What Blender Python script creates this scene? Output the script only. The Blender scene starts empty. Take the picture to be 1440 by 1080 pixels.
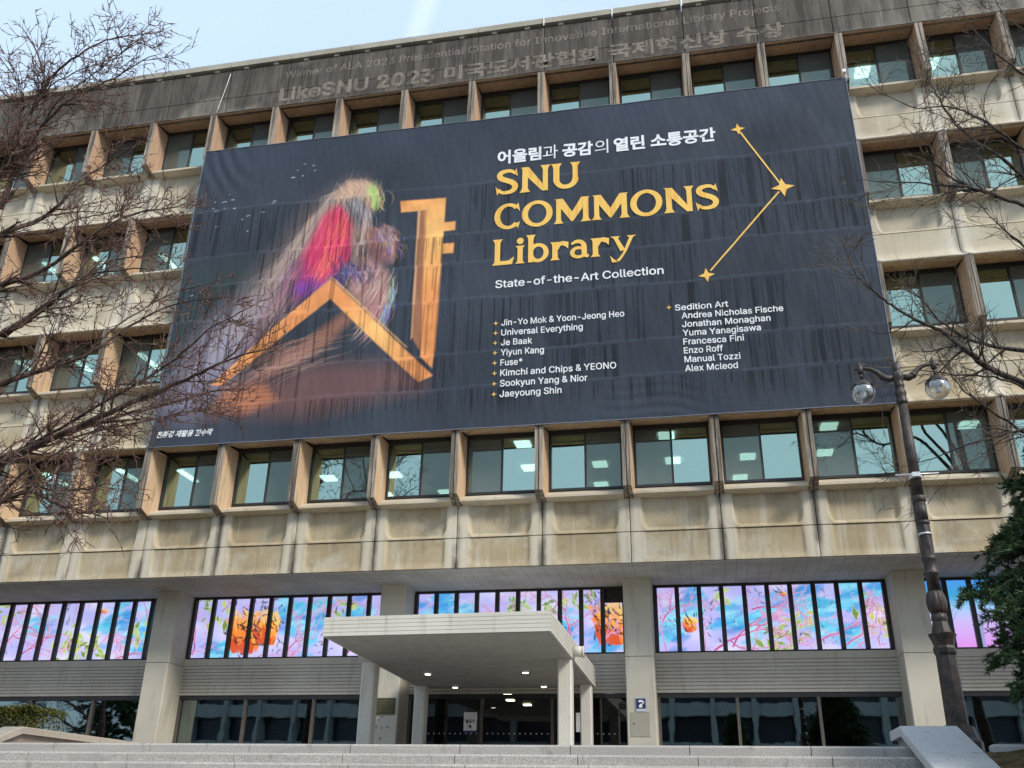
import bpy, bmesh, math, random
import numpy as np
from mathutils import Vector, Matrix
from mathutils.geometry import interpolate_bezier, delaunay_2d_cdt

# ------------------------------------------------------------------ camera, sky, sun, exposure
ZO = 8.54                       # height of the measuring datum (a facade joint) above the plaza
scene = bpy.context.scene
COL = scene.collection
R = math.radians
cam_d = bpy.data.cameras.new("camera"); cam = bpy.data.objects.new("camera", cam_d); COL.objects.link(cam)
scene.camera = cam
cam_d.sensor_width = 36.0; cam_d.lens = 1318.4 / 1440 * 36; cam_d.clip_end = 3000; cam_d.clip_start = 0.1
yaw, pitch, roll = -0.2071, 0.4346, 0.0197
fw = Vector((math.sin(yaw) * math.cos(pitch), math.cos(yaw) * math.cos(pitch), math.sin(pitch)))
rt = Vector((math.cos(yaw), -math.sin(yaw), 0)); up = rt.cross(fw)
r2 = math.cos(roll) * rt + math.sin(roll) * up
u2 = -math.sin(roll) * rt + math.cos(roll) * up
cam.matrix_world = Matrix(((r2.x, u2.x, -fw.x, 16.2373), (r2.y, u2.y, -fw.y, -24.5391), (r2.z, u2.z, -fw.z, ZO - 7.036), (0, 0, 0, 1)))

SUN_EL, SUN_AZ = R(40), R(128)          # azimuth clockwise from +Y: behind the camera, to its right
world = bpy.data.worlds.new("World"); scene.world = world; world.use_nodes = True
wn = world.node_tree.nodes; wl = world.node_tree.links
for n in list(wn): wn.remove(n)
wo = wn.new("ShaderNodeOutputWorld"); bg = wn.new("ShaderNodeBackground"); sky = wn.new("ShaderNodeTexSky")
sky.sky_type = 'NISHITA'; sky.sun_disc = False; sky.sun_elevation = SUN_EL; sky.sun_rotation = SUN_AZ
sky.air_density = 1.0; sky.dust_density = 2.5; sky.ozone_density = 1.2
bg.inputs[1].default_value = 0.13
wtc = wn.new("ShaderNodeTexCoord"); wnz = wn.new("ShaderNodeTexNoise"); wmp = wn.new("ShaderNodeMapping")
wmp.inputs['Scale'].default_value = (1.2, 2.2, 3.0); wnz.inputs['Scale'].default_value = 1.1; wnz.inputs['Detail'].default_value = 6
wl.new(wtc.outputs['Generated'], wmp.inputs['Vector']); wl.new(wmp.outputs[0], wnz.inputs['Vector'])
wr = wn.new("ShaderNodeMapRange"); wr.inputs[1].default_value = 0.35; wr.inputs[2].default_value = 0.8; wr.inputs[3].default_value = 0.80; wr.inputs[4].default_value = 0.97
wl.new(wnz.outputs['Fac'], wr.inputs[0])
# a faint vapour trail: a narrow band round a great circle of the sky
wdot = wn.new("ShaderNodeVectorMath"); wdot.operation = 'DOT_PRODUCT'; wdot.inputs[1].default_value = (0.8516, 0.4953, -0.1717)
wl.new(wtc.outputs['Generated'], wdot.inputs[0])
wab = wn.new("ShaderNodeMath"); wab.operation = 'ABSOLUTE'; wl.new(wdot.outputs['Value'], wab.inputs[0])
wtr = wn.new("ShaderNodeMapRange"); wtr.interpolation_type = 'SMOOTHSTEP'; wtr.inputs[1].default_value = 0.001; wtr.inputs[2].default_value = 0.017; wtr.inputs[3].default_value = 0.10; wtr.inputs[4].default_value = 0.0
wl.new(wab.outputs[0], wtr.inputs[0])
wadd = wn.new("ShaderNodeMath"); wadd.operation = 'ADD'; wadd.use_clamp = True
wl.new(wr.outputs[0], wadd.inputs[0]); wl.new(wtr.outputs[0], wadd.inputs[1])
wmx = wn.new("ShaderNodeMix"); wmx.data_type = 'RGBA'; wmx.inputs[7].default_value = (2.75, 3.5, 4.4, 1)
wl.new(wadd.outputs[0], wmx.inputs[0]); wl.new(sky.outputs[0], wmx.inputs[6])
wmx2 = wn.new("ShaderNodeMix"); wmx2.data_type = 'RGBA'; wmx2.inputs[7].default_value = (4.6, 4.9, 5.2, 1)
wcl = wn.new("ShaderNodeMath"); wcl.operation = 'MULTIPLY'; wl.new(wtr.outputs[0], wcl.inputs[0]); wcl.inputs[1].default_value = 1.5
wst = wn.new("ShaderNodeMath"); wst.operation = 'MULTIPLY'; wl.new(wcl.outputs[0], wst.inputs[0]); wl.new(wr.outputs[0], wst.inputs[1])
wl.new(wst.outputs[0], wmx2.inputs[0]); wl.new(wmx.outputs[2], wmx2.inputs[6]); wl.new(wmx2.outputs[2], bg.inputs[0]); wl.new(bg.outputs[0], wo.inputs[0])

sun_d = bpy.data.lights.new("sun", 'SUN'); sun = bpy.data.objects.new("sun", sun_d); COL.objects.link(sun)
sun_d.energy = 1.75; sun_d.angle = R(14); sun_d.color = (1.0, 0.94, 0.85)
sdir = Vector((math.sin(SUN_AZ) * math.cos(SUN_EL), math.cos(SUN_AZ) * math.cos(SUN_EL), math.sin(SUN_EL)))
sun.rotation_euler = sdir.to_track_quat('Z', 'Y').to_euler(); sun.location = (60, -60, 60)
scene.view_settings.view_transform = 'Standard'; scene.view_settings.look = 'None'
scene.view_settings.exposure = 1.06; scene.view_settings.gamma = 1.0
scene.render.engine = 'CYCLES'
scene.cycles.max_bounces = 5; scene.cycles.diffuse_bounces = 3; scene.cycles.glossy_bounces = 3; scene.cycles.transparent_max_bounces = 14; scene.cycles.sample_clamp_indirect = 4; scene.cycles.use_denoising = True; scene.cycles.adaptive_threshold = 0.02
random.seed(7); RNG = np.random.default_rng(7)

# ------------------------------------------------------------------ node and mesh helpers
class NT:
    """small wrapper that builds a material's node tree"""
    def __init__(s, name, rough=0.85, spec=0.3):
        s.m = bpy.data.materials.new(name); s.m.use_nodes = True
        s.t = s.m.node_tree; s.n = s.t.nodes; s.l = s.t.links
        for n in list(s.n): s.n.remove(n)
        s.out = s.n.new("ShaderNodeOutputMaterial"); s.b = s.n.new("ShaderNodeBsdfPrincipled")
        s.b.inputs['Roughness'].default_value = rough; s.b.inputs['Specular IOR Level'].default_value = spec
        s.l.new(s.b.outputs[0], s.out.inputs[0]); s._pos = None
    def put(s, v, sock):
        if isinstance(v, (int, float)): sock.default_value = v
        elif isinstance(v, tuple): sock.default_value = (*v, 1.0) if len(v) == 3 and sock.type == 'RGBA' else v
        else: s.l.new(v, sock)
    def pos(s):
        if s._pos is None: s._pos = s.n.new("ShaderNodeNewGeometry").outputs['Position']
        return s._pos
    def xyz(s, v=None):
        k = s.n.new("ShaderNodeSeparateXYZ"); s.l.new(v or s.pos(), k.inputs[0]); return k.outputs
    def math(s, op, a, b=None, c=None, clamp=False):
        k = s.n.new("ShaderNodeMath"); k.operation = op; k.use_clamp = clamp
        s.put(a, k.inputs[0])
        if b is not None: s.put(b, k.inputs[1])
        if c is not None: s.put(c, k.inputs[2])
        return k.outputs[0]
    def scaled(s, sc, off=(0, 0, 0), v=None):
        k = s.n.new("ShaderNodeMapping"); k.inputs['Scale'].default_value = sc; k.inputs['Location'].default_value = off
        s.l.new(v or s.pos(), k.inputs[0]); return k.outputs[0]
    def noise(s, scale=1.0, sc=(1, 1, 1), detail=4, rough=0.55, off=(0, 0, 0), dist=0.0, col=False):
        k = s.n.new("ShaderNodeTexNoise"); k.inputs['Scale'].default_value = scale; k.inputs['Detail'].default_value = detail
        k.inputs['Roughness'].default_value = rough; k.inputs['Distortion'].default_value = dist
        s.l.new(s.scaled(sc, off), k.inputs['Vector']); return k.outputs['Color' if col else 'Fac']
    def voro(s, scale=1.0, sc=(1, 1, 1), feature='F1', out='Distance', off=(0, 0, 0)):
        k = s.n.new("ShaderNodeTexVoronoi"); k.feature = feature; k.inputs['Scale'].default_value = scale
        s.l.new(s.scaled(sc, off), k.inputs['Vector']); return k.outputs[out]
    def ramp(s, v, a, b, lo=0.0, hi=1.0, smooth=True):
        k = s.n.new("ShaderNodeMapRange"); k.interpolation_type = 'SMOOTHSTEP' if smooth else 'LINEAR'
        s.put(v, k.inputs[0])
        for i, x in enumerate((a, b, lo, hi)): k.inputs[i + 1].default_value = x
        return k.outputs[0]
    def mix(s, f, a, b, mode='MIX'):
        k = s.n.new("ShaderNodeMix"); k.data_type = 'RGBA'; k.blend_type = mode; k.clamp_factor = True
        s.put(f, k.inputs[0]); s.put(a, k.inputs[6]); s.put(b, k.inputs[7]); return k.outputs[2]
    def color(s, c): s.put(c, s.b.inputs['Base Color']); return s
    def bump(s, h, strength=0.3, dist=0.02):
        k = s.n.new("ShaderNodeBump"); k.inputs['Strength'].default_value = strength; k.inputs['Distance'].default_value = dist
        s.put(h, k.inputs['Height']); s.l.new(k.outputs[0], s.b.inputs['Normal'])
    def rough(s, v): s.put(v, s.b.inputs['Roughness'])

class MB:
    """collects polygons, then becomes one mesh"""
    def __init__(s): s.v = []; s.f = []; s.mi = []; s.smooth = []
    def add(s, verts, faces, mi=0, sm=False):
        o = len(s.v); s.v += [tuple(map(float, p)) for p in verts]
        for f in faces: s.f.append([i + o for i in f]); s.mi.append(mi); s.smooth.append(sm)
        return s
    def box(s, x0, x1, y0, y1, z0, z1, mi=0):
        return s.add([(x0, y0, z0), (x1, y0, z0), (x1, y1, z0), (x0, y1, z0), (x0, y0, z1), (x1, y0, z1), (x1, y1, z1), (x0, y1, z1)],
                     [(3, 2, 1, 0), (4, 5, 6, 7), (0, 1, 5, 4), (1, 2, 6, 5), (2, 3, 7, 6), (3, 0, 4, 7)], mi)
    def prism(s, poly, a, b, axis='x', mi=0):
        """poly: points in the other two axes (in xyz order), extruded from a to b"""
        def P(t, q):
            return {'x': (t, q[0], q[1]), 'y': (q[0], t, q[1]), 'z': (q[0], q[1], t)}[axis]
        n = len(poly); vs = [P(a, q) for q in poly] + [P(b, q) for q in poly]
        return s.add(vs, [tuple(range(n))[::-1], tuple(range(n, 2 * n))] + [(i, (i + 1) % n, n + (i + 1) % n, n + i) for i in range(n)], mi)
    def tube(s, pts, rad, n=6, mi=0, cap=True, sm=True):
        pts = [Vector(p) for p in pts]; m = len(pts)
        if isinstance(rad, (int, float)): rad = [rad] * m
        vs = []; ref = None
        for i, p in enumerate(pts):
            d = (pts[min(i + 1, m - 1)] - pts[max(i - 1, 0)])
            if d.length < 1e-9: d = Vector((0, 0, 1))
            d.normalize()
            if ref is None:
                ref = d.orthogonal().normalized()
            ref = (ref - d * ref.dot(d))
            ref = ref.normalized() if ref.length > 1e-6 else d.orthogonal().normalized()
            b = d.cross(ref)
            for j in range(n):
                a = 2 * math.pi * j / n
                vs.append(p + (ref * math.cos(a) + b * math.sin(a)) * rad[i])
        fs = [(i * n + j, i * n + (j + 1) % n, (i + 1) * n + (j + 1) % n, (i + 1) * n + j) for i in range(m - 1) for j in range(n)]
        if cap and n > 2: fs += [tuple(range(n))[::-1], tuple(range((m - 1) * n, m * n))]
        return s.add(vs, fs, mi, sm)
    def lathe(s, prof, c=(0, 0, 0), n=20, mi=0, flute=0, fl=0.0, sm=True):
        vs = []
        for r, z in prof:
            for j in range(n):
                a = 2 * math.pi * j / n
                rr = r * (1 + fl * math.cos(flute * a)) if flute else r
                vs.append((c[0] + rr * math.cos(a), c[1] + rr * math.sin(a), c[2] + z))
        m = len(prof)
        fs = [(i * n + j, i * n + (j + 1) % n, (i + 1) * n + (j + 1) % n, (i + 1) * n + j) for i in range(m - 1) for j in range(n)]
        fs += [tuple(range(n))[::-1], tuple(range((m - 1) * n, m * n))]
        return s.add(vs, fs, mi, sm)
    def mesh(s, name, mats, origin=(0, 0, 0)):
        me = bpy.data.meshes.new(name); ox, oy, oz = origin
        me.from_pydata([(x - ox, y - oy, z - oz) for x, y, z in s.v], [], s.f)
        for m in (mats if isinstance(mats, (list, tuple)) else [mats]): me.materials.append(m)
        me.polygons.foreach_set('material_index', s.mi); me.polygons.foreach_set('use_smooth', s.smooth)
        me.update(); return me

REL = {}
def ob(name, me, parent=None, loc=(0, 0, 0), label=None, cat=None, group=None, kind=None):
    """links a mesh (or an Empty) at loc, given in the measured coordinates"""
    o = bpy.data.objects.new(name, me); COL.objects.link(o); REL[o.name] = Vector(loc)
    if parent is not None:
        o.parent = parent; o.location = Vector(loc) - REL[parent.name]
    else: o.location = Vector(loc) + Vector((0, 0, ZO))
    for k, v in (('label', label), ('category', cat), ('group', group), ('kind', kind)):
        if v: o[k] = v
    return o
def part(name, mb, mats, parent, label=None, kind=None, origin=None):
    org = Vector(mb.v[0]) if origin is None else Vector(origin)
    return ob(name, mb.mesh(name, mats, org), parent, org, label=label, kind=kind)
def thing(name, mb, mats, origin, label, cat, group=None):
    return ob(name, mb.mesh(name, mats, origin), None, origin, label, cat, group)
def struct(name, mb, mats, origin=(0, 0, 0)):
    return ob(name, mb.mesh(name, mats, origin), None, origin, kind='structure')

# ------------------------------------------------------------------ materials
def joint_dist(t, period=2.4):
    x = t.xyz()[0]
    fr = t.math('FRACT', t.math('ADD', t.math('DIVIDE', x, period), 100.5))
    return t.math('MULTIPLY', t.math('ABSOLUTE', t.math('SUBTRACT', fr, 0.5)), period)

def m_concrete():
    t = NT("weathered_concrete", 0.9, 0.2)
    big = t.noise(0.55, (1, 1, 1), 4); fine = t.noise(26, detail=5, rough=0.7)
    streak = t.noise(2.6, (1, 1, 0.13), 5, 0.6); streak2 = t.noise(7.0, (1, 1, 0.08), 4, 0.6, off=(9, 0, 3))
    c = t.mix(t.ramp(big, .32, .68), (0.355, 0.283, 0.172), (0.47, 0.405, 0.285))
    blot = t.noise(1.7, (1, 1, .8), 6, .68, off=(11, 2, 5)); blot2 = t.noise(.8, (1, 1, 1.4), 5, .6, off=(4, 7, 1))
    c = t.mix(t.math('MULTIPLY', t.ramp(blot, .50, .66), .45), c, (0.225, 0.185, 0.125))
    c = t.mix(t.math('MULTIPLY', t.ramp(blot2, .54, .68), .6), c, (0.50, 0.465, 0.385))
    c = t.mix(t.math('MULTIPLY', t.ramp(streak, .5, .72), .7), c, (0.55, 0.50, 0.40))
    c = t.mix(t.math('MULTIPLY', t.ramp(streak2, .52, .72), .4), c, (0.19, 0.155, 0.105))
    d = joint_dist(t); jn = t.noise(0.9, (1, 1, 0.5), 3, off=(3, 1, 7)); jf = t.noise(14, (1, 1, 0.25), 4, off=(2, 5, 1))
    pale = t.math('MULTIPLY', t.math('SUBTRACT', t.ramp(d, .42, .2, 0, 1), t.ramp(d, .16, .03, 0, .3)), .62)
    c = t.mix(pale, c, (0.62, 0.58, 0.49))
    wob = t.math('ADD', d, t.math('MULTIPLY', t.math('SUBTRACT', jf, .5), .12))
    dark = t.math('MULTIPLY', t.ramp(wob, .17, .02), t.ramp(jn, .40, .54))
    c = t.mix(t.math('MULTIPLY', dark, .82), c, (0.045, 0.043, 0.045))
    c = t.mix(t.math('MULTIPLY', t.ramp(fine, .35, .75), .22), c, (0.20, 0.16, 0.11))
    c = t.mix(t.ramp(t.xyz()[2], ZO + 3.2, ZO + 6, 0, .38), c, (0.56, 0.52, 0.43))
    t.color(c); t.bump(fine, .25, .008); return t.m
def m_fin():
    t = NT("streaked_fin_concrete", 0.9, 0.2)
    s1 = t.noise(9, (1, 1, 0.05), 5, .65); s2 = t.noise(20, (1, 1, .08), 4, off=(4, 4, 1)); fine = t.noise(30, detail=4)
    c = t.mix(t.ramp(s1, .38, .66), (0.11, 0.095, 0.08), (0.36, 0.31, 0.25))
    c = t.mix(t.math('MULTIPLY', t.ramp(s2, .55, .75), .6), c, (0.46, 0.41, 0.34))
    t.color(c); t.bump(fine, .3, .008); return t.m
def m_reveal():
    t = NT("warm_stained_reveal", 0.9, 0.2)
    s1 = t.noise(3, (1, 1, .3), 5, .6); s2 = t.noise(8, (1, 1.0, .1), 4, off=(6, 2, 1)); fine = t.noise(28, detail=4)
    z = t.xyz()[2]
    c = t.mix(t.ramp(s1, .3, .7), (0.50, 0.325, 0.19), (0.57, 0.43, 0.29))
    c = t.mix(t.math('MULTIPLY', t.ramp(s2, .48, .72), .6), c, (0.20, 0.125, 0.085))
    # the heads of the upper two storeys were left a redder brown
    c = t.mix(t.ramp(z, ZO + 7.5, ZO + 12.0, 0, .4), c, (0.30, 0.165, 0.12))
    t.color(c); t.bump(fine, .25, .008); return t.m
def m_parapet(lift=0.0, name="grimy_parapet"):
    t = NT(name, 0.92, 0.2)
    s1 = t.noise(2.2, (1, 1, .16), 6, .65); s2 = t.noise(9, (1, 1, .06), 5, .65, off=(5, 3, 2)); big = t.noise(.35, detail=3, off=(8, 1, 0)); fine = t.noise(25, detail=5)
    c = t.mix(t.ramp(s1, .38, .68), (0.062, 0.053, 0.046), (0.135, 0.118, 0.10))
    c = t.mix(t.math('MULTIPLY', t.ramp(s2, .54, .74), .5), c, (0.30, 0.27, 0.22))
    c = t.mix(t.math('MULTIPLY', t.ramp(s2, .48, .3), .55), c, (0.035, 0.031, 0.029))
    x = t.xyz()[0]
    clean = t.math('MAXIMUM', t.ramp(x, 20.5, 26, 0, .75), t.math('MULTIPLY', t.ramp(big, .58, .68), .5))
    c = t.mix(t.math('MULTIPLY', clean, t.ramp(s1, .35, .6, .35, 1)), c, (0.27, 0.245, 0.205))
    if lift:
        c = t.mix(t.math('MULTIPLY', t.math('MULTIPLY', t.ramp(s1, .28, .6, .25, 1.0), t.ramp(s2, .62, .40, .3, 1.0)), lift), c, (0.36, 0.31, 0.25))
    t.color(c); t.bump(fine, .25, .008); return t.m
def m_plain(name, col, rough=.7, spec=.3, metal=0, var=.15, scale=12):
    t = NT(name, rough, spec); nz = t.noise(scale, detail=4)
    t.color(t.mix(t.ramp(nz, .3, .7), tuple(max(0, c * (1 - var)) for c in col), tuple(min(1, c * (1 + var)) for c in col)))
    t.b.inputs['Metallic'].default_value = metal; return t.m
def m_emit(name, col, st, samp='NONE'):
    t = NT(name); t.color((0.8, 0.8, 0.8)); t.put(col, t.b.inputs['Emission Color']); t.b.inputs['Emission Strength'].default_value = st; t.m.cycles.emission_sampling = samp; return t.m
def m_pane(name, refl, tint, fac, wav=.06, bumpd=.004):
    t = NT(name); n, l = t.n, t.l
    g = n.new("ShaderNodeBsdfGlossy"); g.inputs['Roughness'].default_value = 0.015; tr = n.new("ShaderNodeBsdfTransparent"); mx = n.new("ShaderNodeMixShader")
    t.put(refl, g.inputs['Color']); t.put(tint, tr.inputs['Color'])
    bp = n.new("ShaderNodeBump"); bp.inputs['Strength'].default_value = wav; bp.inputs['Distance'].default_value = bumpd
    l.new(t.noise(1.3, (1, 1, .7), 2), bp.inputs['Height']); l.new(bp.outputs[0], g.inputs['Normal'])
    lw = n.new("ShaderNodeLayerWeight"); lw.inputs[0].default_value = .25
    l.new(t.math('ADD', t.math('MULTIPLY', lw.outputs['Fresnel'], .35), fac), mx.inputs[0])
    l.new(tr.outputs[0], mx.inputs[1]); l.new(g.outputs[0], mx.inputs[2]); l.new(mx.outputs[0], t.out.inputs[0]); return t.m
def m_screen():
    t = NT("insect_mesh"); n, l = t.n, t.l
    d = n.new("ShaderNodeBsdfDiffuse"); tr = n.new("ShaderNodeBsdfTransparent"); mx = n.new("ShaderNodeMixShader")
    nz = t.noise(2.0, (1, 1, .4), 4, dist=.6)
    t.put(t.mix(nz, (0.10, .105, .10), (0.17, .175, .165)), d.inputs['Color']); mx.inputs[0].default_value = .52
    l.new(tr.outputs[0], mx.inputs[1]); l.new(d.outputs[0], mx.inputs[2]); l.new(mx.outputs[0], t.out.inputs[0]); return t.m
def m_granite(name, base, var=.35, scale=60):
    t = NT(name, .75, .3)
    n1 = t.noise(scale, detail=3, rough=.8); n2 = t.noise(1.2, detail=4); n3 = t.noise(5, (1, 1, .4), 4, off=(4, 4, 4))
    blk = t.voro(1.0, (.66, .02, 6.6), out='Color'); bx = t.xyz(blk)[0]
    dk = tuple(c * (1 - var) for c in base); lt = tuple(min(.9, c * (1 + var * .7)) for c in base)
    c = t.mix(t.ramp(n1, .35, .65), dk, lt)
    c = t.mix(t.math('MULTIPLY', t.ramp(n2, .45, .7), .35), c, tuple(c_ * .8 for c_ in base))
    c = t.mix(t.math('MULTIPLY', t.ramp(n3, .58, .72), .45), c, (.12, .11, .10))
    c = t.mix(t.math('MULTIPLY', t.ramp(bx, .3, 1.0), .28), c, tuple(c_ * .62 for c_ in base))
    t.color(c); t.bump(n1, .2, .004); return t.m
def m_soffit():
    t = NT("tiled_soffit", .85, .2); x, y, z = t.xyz()
    fx = t.math('FRACT', t.math('DIVIDE', x, .30)); fy = t.math('FRACT', t.math('DIVIDE', t.math('ADD', y, .3), .60))
    ln = t.math('MAXIMUM', t.math('LESS_THAN', fx, .05), t.math('LESS_THAN', fy, .022))
    nz = t.noise(1.2, detail=4)
    c = t.mix(t.ramp(nz, .3, .7), (0.37, .36, .335), (0.47, .455, .43)); c = t.mix(t.math('MULTIPLY', ln, .6), c, (.16, .15, .14))
    t.color(c); return t.m
def m_siding(name="ribbed_siding", a=(0.42, .385, .325), b=(0.50, .465, .40)):
    t = NT(name, .6, .35)
    s = t.noise(5, (1, 1, .12), 4); big = t.noise(.5, detail=3)
    c = t.mix(t.ramp(big, .3, .7), a, b); c = t.mix(t.math('MULTIPLY', t.ramp(s, .52, .72), .42), c, (.27, .24, .20))
    t.color(c); return t.m
def m_art(name="lit_display_art"):
    t = NT(name); a = t.n.new("ShaderNodeVertexColor"); a.layer_name = "print"; z = t.xyz()[2]
    # the cabinets of the upper row run a little dimmer than the lower row
    c = t.mix(t.math('MULTIPLY', t.math('GREATER_THAN', z, ZO - 1.62), .15), a.outputs['Color'], (0.10, .18, .50))
    t.color((0.02, .02, .02)); t.b.inputs['Roughness'].default_value = .3
    t.put(c, t.b.inputs['Emission Color']); t.b.inputs['Emission Strength'].default_value = .50; return t.m
def m_bark(name, dk, lt):
    t = NT(name, .9, .15); n1 = t.noise(14, (1, 1, .35), 5); n2 = t.noise(45, detail=3)
    t.color(t.mix(t.ramp(n1, .35, .68), dk, lt)); t.bump(n2, .4, .006); return t.m
def m_leaf(name, a, b, c3):
    t = NT(name, .6, .3); n1 = t.noise(2.2, detail=3); n2 = t.noise(21, detail=2)
    c = t.mix(t.ramp(n1, .35, .65), a, b); c = t.mix(t.math('MULTIPLY', t.ramp(n2, .5, .7), .5), c, c3); t.color(c); return t.m

M_CON, M_FIN, M_REV, M_PAR = m_concrete(), m_fin(), m_reveal(), m_parapet()
M_GHOST = m_parapet(.66, "cleaner_ghost_lettering")
M_DARK = m_plain("dark_joint", (0.02, .018, .017), .95)
M_FRAME = m_plain("dark_bronze_frame", (0.028, .025, .024), .45, .4)
M_BRONZE = m_plain("bronze_mullion", (0.10, .085, .072), .45, .4)
M_PANE = m_pane("green_reflective_glass", (0.60, .81, .68), (0.17, .28, .24), .57)
M_SCREEN = m_screen()
M_GPANE = m_pane("dark_tinted_glass", (0.50, .62, .62), (0.10, .14, .14), .40, .10, .012)
M_DPANE = m_pane("clear_door_glass", (0.6, .65, .64), (0.32, .34, .33), .12, .05, .006)
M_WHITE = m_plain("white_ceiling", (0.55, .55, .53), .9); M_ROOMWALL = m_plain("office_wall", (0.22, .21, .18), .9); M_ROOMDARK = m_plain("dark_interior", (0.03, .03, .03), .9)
M_LAMP = m_emit("ceiling_lamp_glow", (0.93, 1.0, .98), 4.5)
M_SOF, M_SID = m_soffit(), m_siding()
M_COLUMN = m_siding("smooth_column_concrete", (0.44, .405, .33), (0.53, .49, .405))
M_CANOPY = m_siding("ribbed_canopy_paint", (0.55, .525, .46), (0.63, .605, .54))
M_ART = m_art()
M_GRAN = m_granite("flamed_granite", (0.385, .362, .33)); M_GRANL = m_granite("pale_granite", (0.50, .50, .49), .22, 80); M_GRANB = m_granite("brown_granite", (0.30, .24, .195), .3, 70)
M_CAST = m_plain("weathered_cast_iron", (0.036, .027, .023), .5, .4, 0, .5, 9)
M_STEEL = m_plain("galvanised_steel", (0.5, .5, .5), .4, .5, .6)
M_WPAINT = m_plain("white_paint", (0.8, .8, .8), .5)

# ------------------------------------------------------------------ ground, landing, stairs, terraces
LAND = -6.10; PLAZA = -8.54
mb = MB(); mb.add([(-400, -500, PLAZA), (400, -500, PLAZA), (400, 200, PLAZA), (-400, 200, PLAZA)], [(0, 1, 2, 3)])
def m_paving():
    t = NT("plaza_paving", .9); x, y, z = t.xyz(); n1 = t.noise(30, detail=4); n2 = t.noise(.4, detail=4)
    ln = t.math('MAXIMUM', t.math('LESS_THAN', t.math('FRACT', t.math('DIVIDE', x, .6)), .02), t.math('LESS_THAN', t.math('FRACT', t.math('DIVIDE', y, .6)), .02))
    c = t.mix(n2, (.15, .14, .13), (.22, .21, .19)); c = t.mix(t.math('MULTIPLY', n1, .3), c, (.15, .14, .13)); c = t.mix(t.math('MULTIPLY', ln, .6), c, (.10, .09, .08)); t.color(c); return t.m
struct("ground", mb, m_paving())
mb = MB(); mb.box(2.9, 18.6, -10.50, 2.55, PLAZA, LAND - .004)
struct("landing", mb, M_GRAN)
mb = MB(); y = -10.95; z = LAND; i = 0
while z > PLAZA + .05:
    x = 2.0 - random.random() * 1.2
    while x < 18.7:
        x2 = min(x + 1.55 + random.random() * .12, 18.72); a, b = x + .005, x2 - .005
        if b - a > .05:
            e = .026
            mb.prism([(y, z - .16), (y, z - e), (y + e, z), (y + .455, z), (y + .455, z - .16)], a, b)
        x = x2
    mb.box(2.0, 18.72, y + .03, -10.5, z - .158, z - .03, 1)
    y -= .44; z -= .15; i += 1
struct("stairs", mb, [M_GRAN, M_DARK])
def m_soil():
    t = NT("mossy_soil", .95, .1); n1 = t.noise(7, detail=6, rough=.7); n2 = t.noise(1.6, detail=4); n3 = t.noise(40, detail=3)
    c = t.mix(t.ramp(n1, .35, .65), (.055, .038, .022), (.17, .115, .06)); c = t.mix(t.math('MULTIPLY', t.ramp(n2, .5, .62), .6), c, (.09, .10, .03)); t.color(c); t.bump(n1, .8, .05); return t.m
M_SOIL = m_soil()
def terrace(x0, x1):
    nx, ny = 50, 60; vs = []; fs = []
    for j in range(ny):
        for i_ in range(nx):
            X = x0 + (x1 - x0) * i_ / (nx - 1); Y = -19 + 21.5 * j / (ny - 1)
            Z = LAND - .10 - max(0, (-11.7 - Y)) * .40 + .05 * math.sin(X * 2.1) * math.sin(Y * 1.7) + .03 * math.sin(X * 5.3 + Y * 4.1)
            vs.append((X, Y, max(Z, PLAZA + .01)))
    fs = [(j * nx + i_, j * nx + i_ + 1, (j + 1) * nx + i_ + 1, (j + 1) * nx + i_) for j in range(ny - 1) for i_ in range(nx - 1)]
    return MB().add(vs, fs, 0, True)
struct("planting_terrain", terrace(19.2, 40), M_SOIL); struct("planting_terrain", terrace(-24, 2.1), M_SOIL)

# ------------------------------------------------------------------ the library building
F = 4.295; B = 2.4; K0, K1 = -5, 12
lib = ob("library_building", None, None, (10.8, 0, LAND), "weathered concrete library with rows of hooded windows behind the giant navy banner", "building")

def panel(prof, recess):
    """front sheet of one precast unit: profile of (y, z) points swept across the bay, with a shallow dished field"""
    us = [0.010, .03, .10, .18, .26, .29, .32, .345, .37, .40, .44, .48, .54, .7, .9, 1.2]; us = us + [B - u for u in us[::-1][1:]]
    vs = []; nu = len(us)
    for (y, z) in prof:
        for u in us: vs.append((u, y + recess(u, z) + (.012 if u in (us[0], us[-1]) else 0), z))
    m = len(prof)
    fs = [(j * nu + i, j * nu + i + 1, (j + 1) * nu + i + 1, (j + 1) * nu + i) for j in range(m - 1) for i in range(nu - 1)]
    mb = MB().add(vs, [f[::-1] for f in fs] if prof[0][1] > prof[-1][1] else fs, 0, True)
    # returns at the four edges
    for j in range(m - 1):
        for c in (0, nu - 1):
            p, q = vs[j * nu + c], vs[(j + 1) * nu + c]
            mb.add([p, q, (q[0], q[1] + .1, q[2]), (p[0], p[1] + .1, p[2])], [(0, 1, 2, 3)])
    for j in (0, m - 1):
        row = vs[j * nu:(j + 1) * nu]
        for i in range(nu - 1):
            p, q = row[i], row[i + 1]; mb.add([p, q, (q[0], q[1] + .09, q[2]), (p[0], p[1] + .09, p[2])], [(0, 1, 2, 3)])
    return mb
def sstep(a, b, x):
    t = min(1, max(0, (x - a) / (b - a))); return t * t * (3 - 2 * t)
def rec_up(u, z):   # dished field that runs out under the sill, with rounded lower corners
    d = min(u, B - u) - .34 - .22 * max(0, .35 - z) ** 2 * 6
    return .11 * sstep(-.04, .05, d) * sstep(.03, .13, z)
def rec_low(u, z):
    d = min(u, B - u) - .36; return .045 * sstep(-.04, .05, d) * sstep(-.80, -.70, z) * (1 - .4 * sstep(-.2, -.02, z))
def lin(a, b, n): return [a + (b - a) * i / (n - 1) for i in range(n)]
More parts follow.
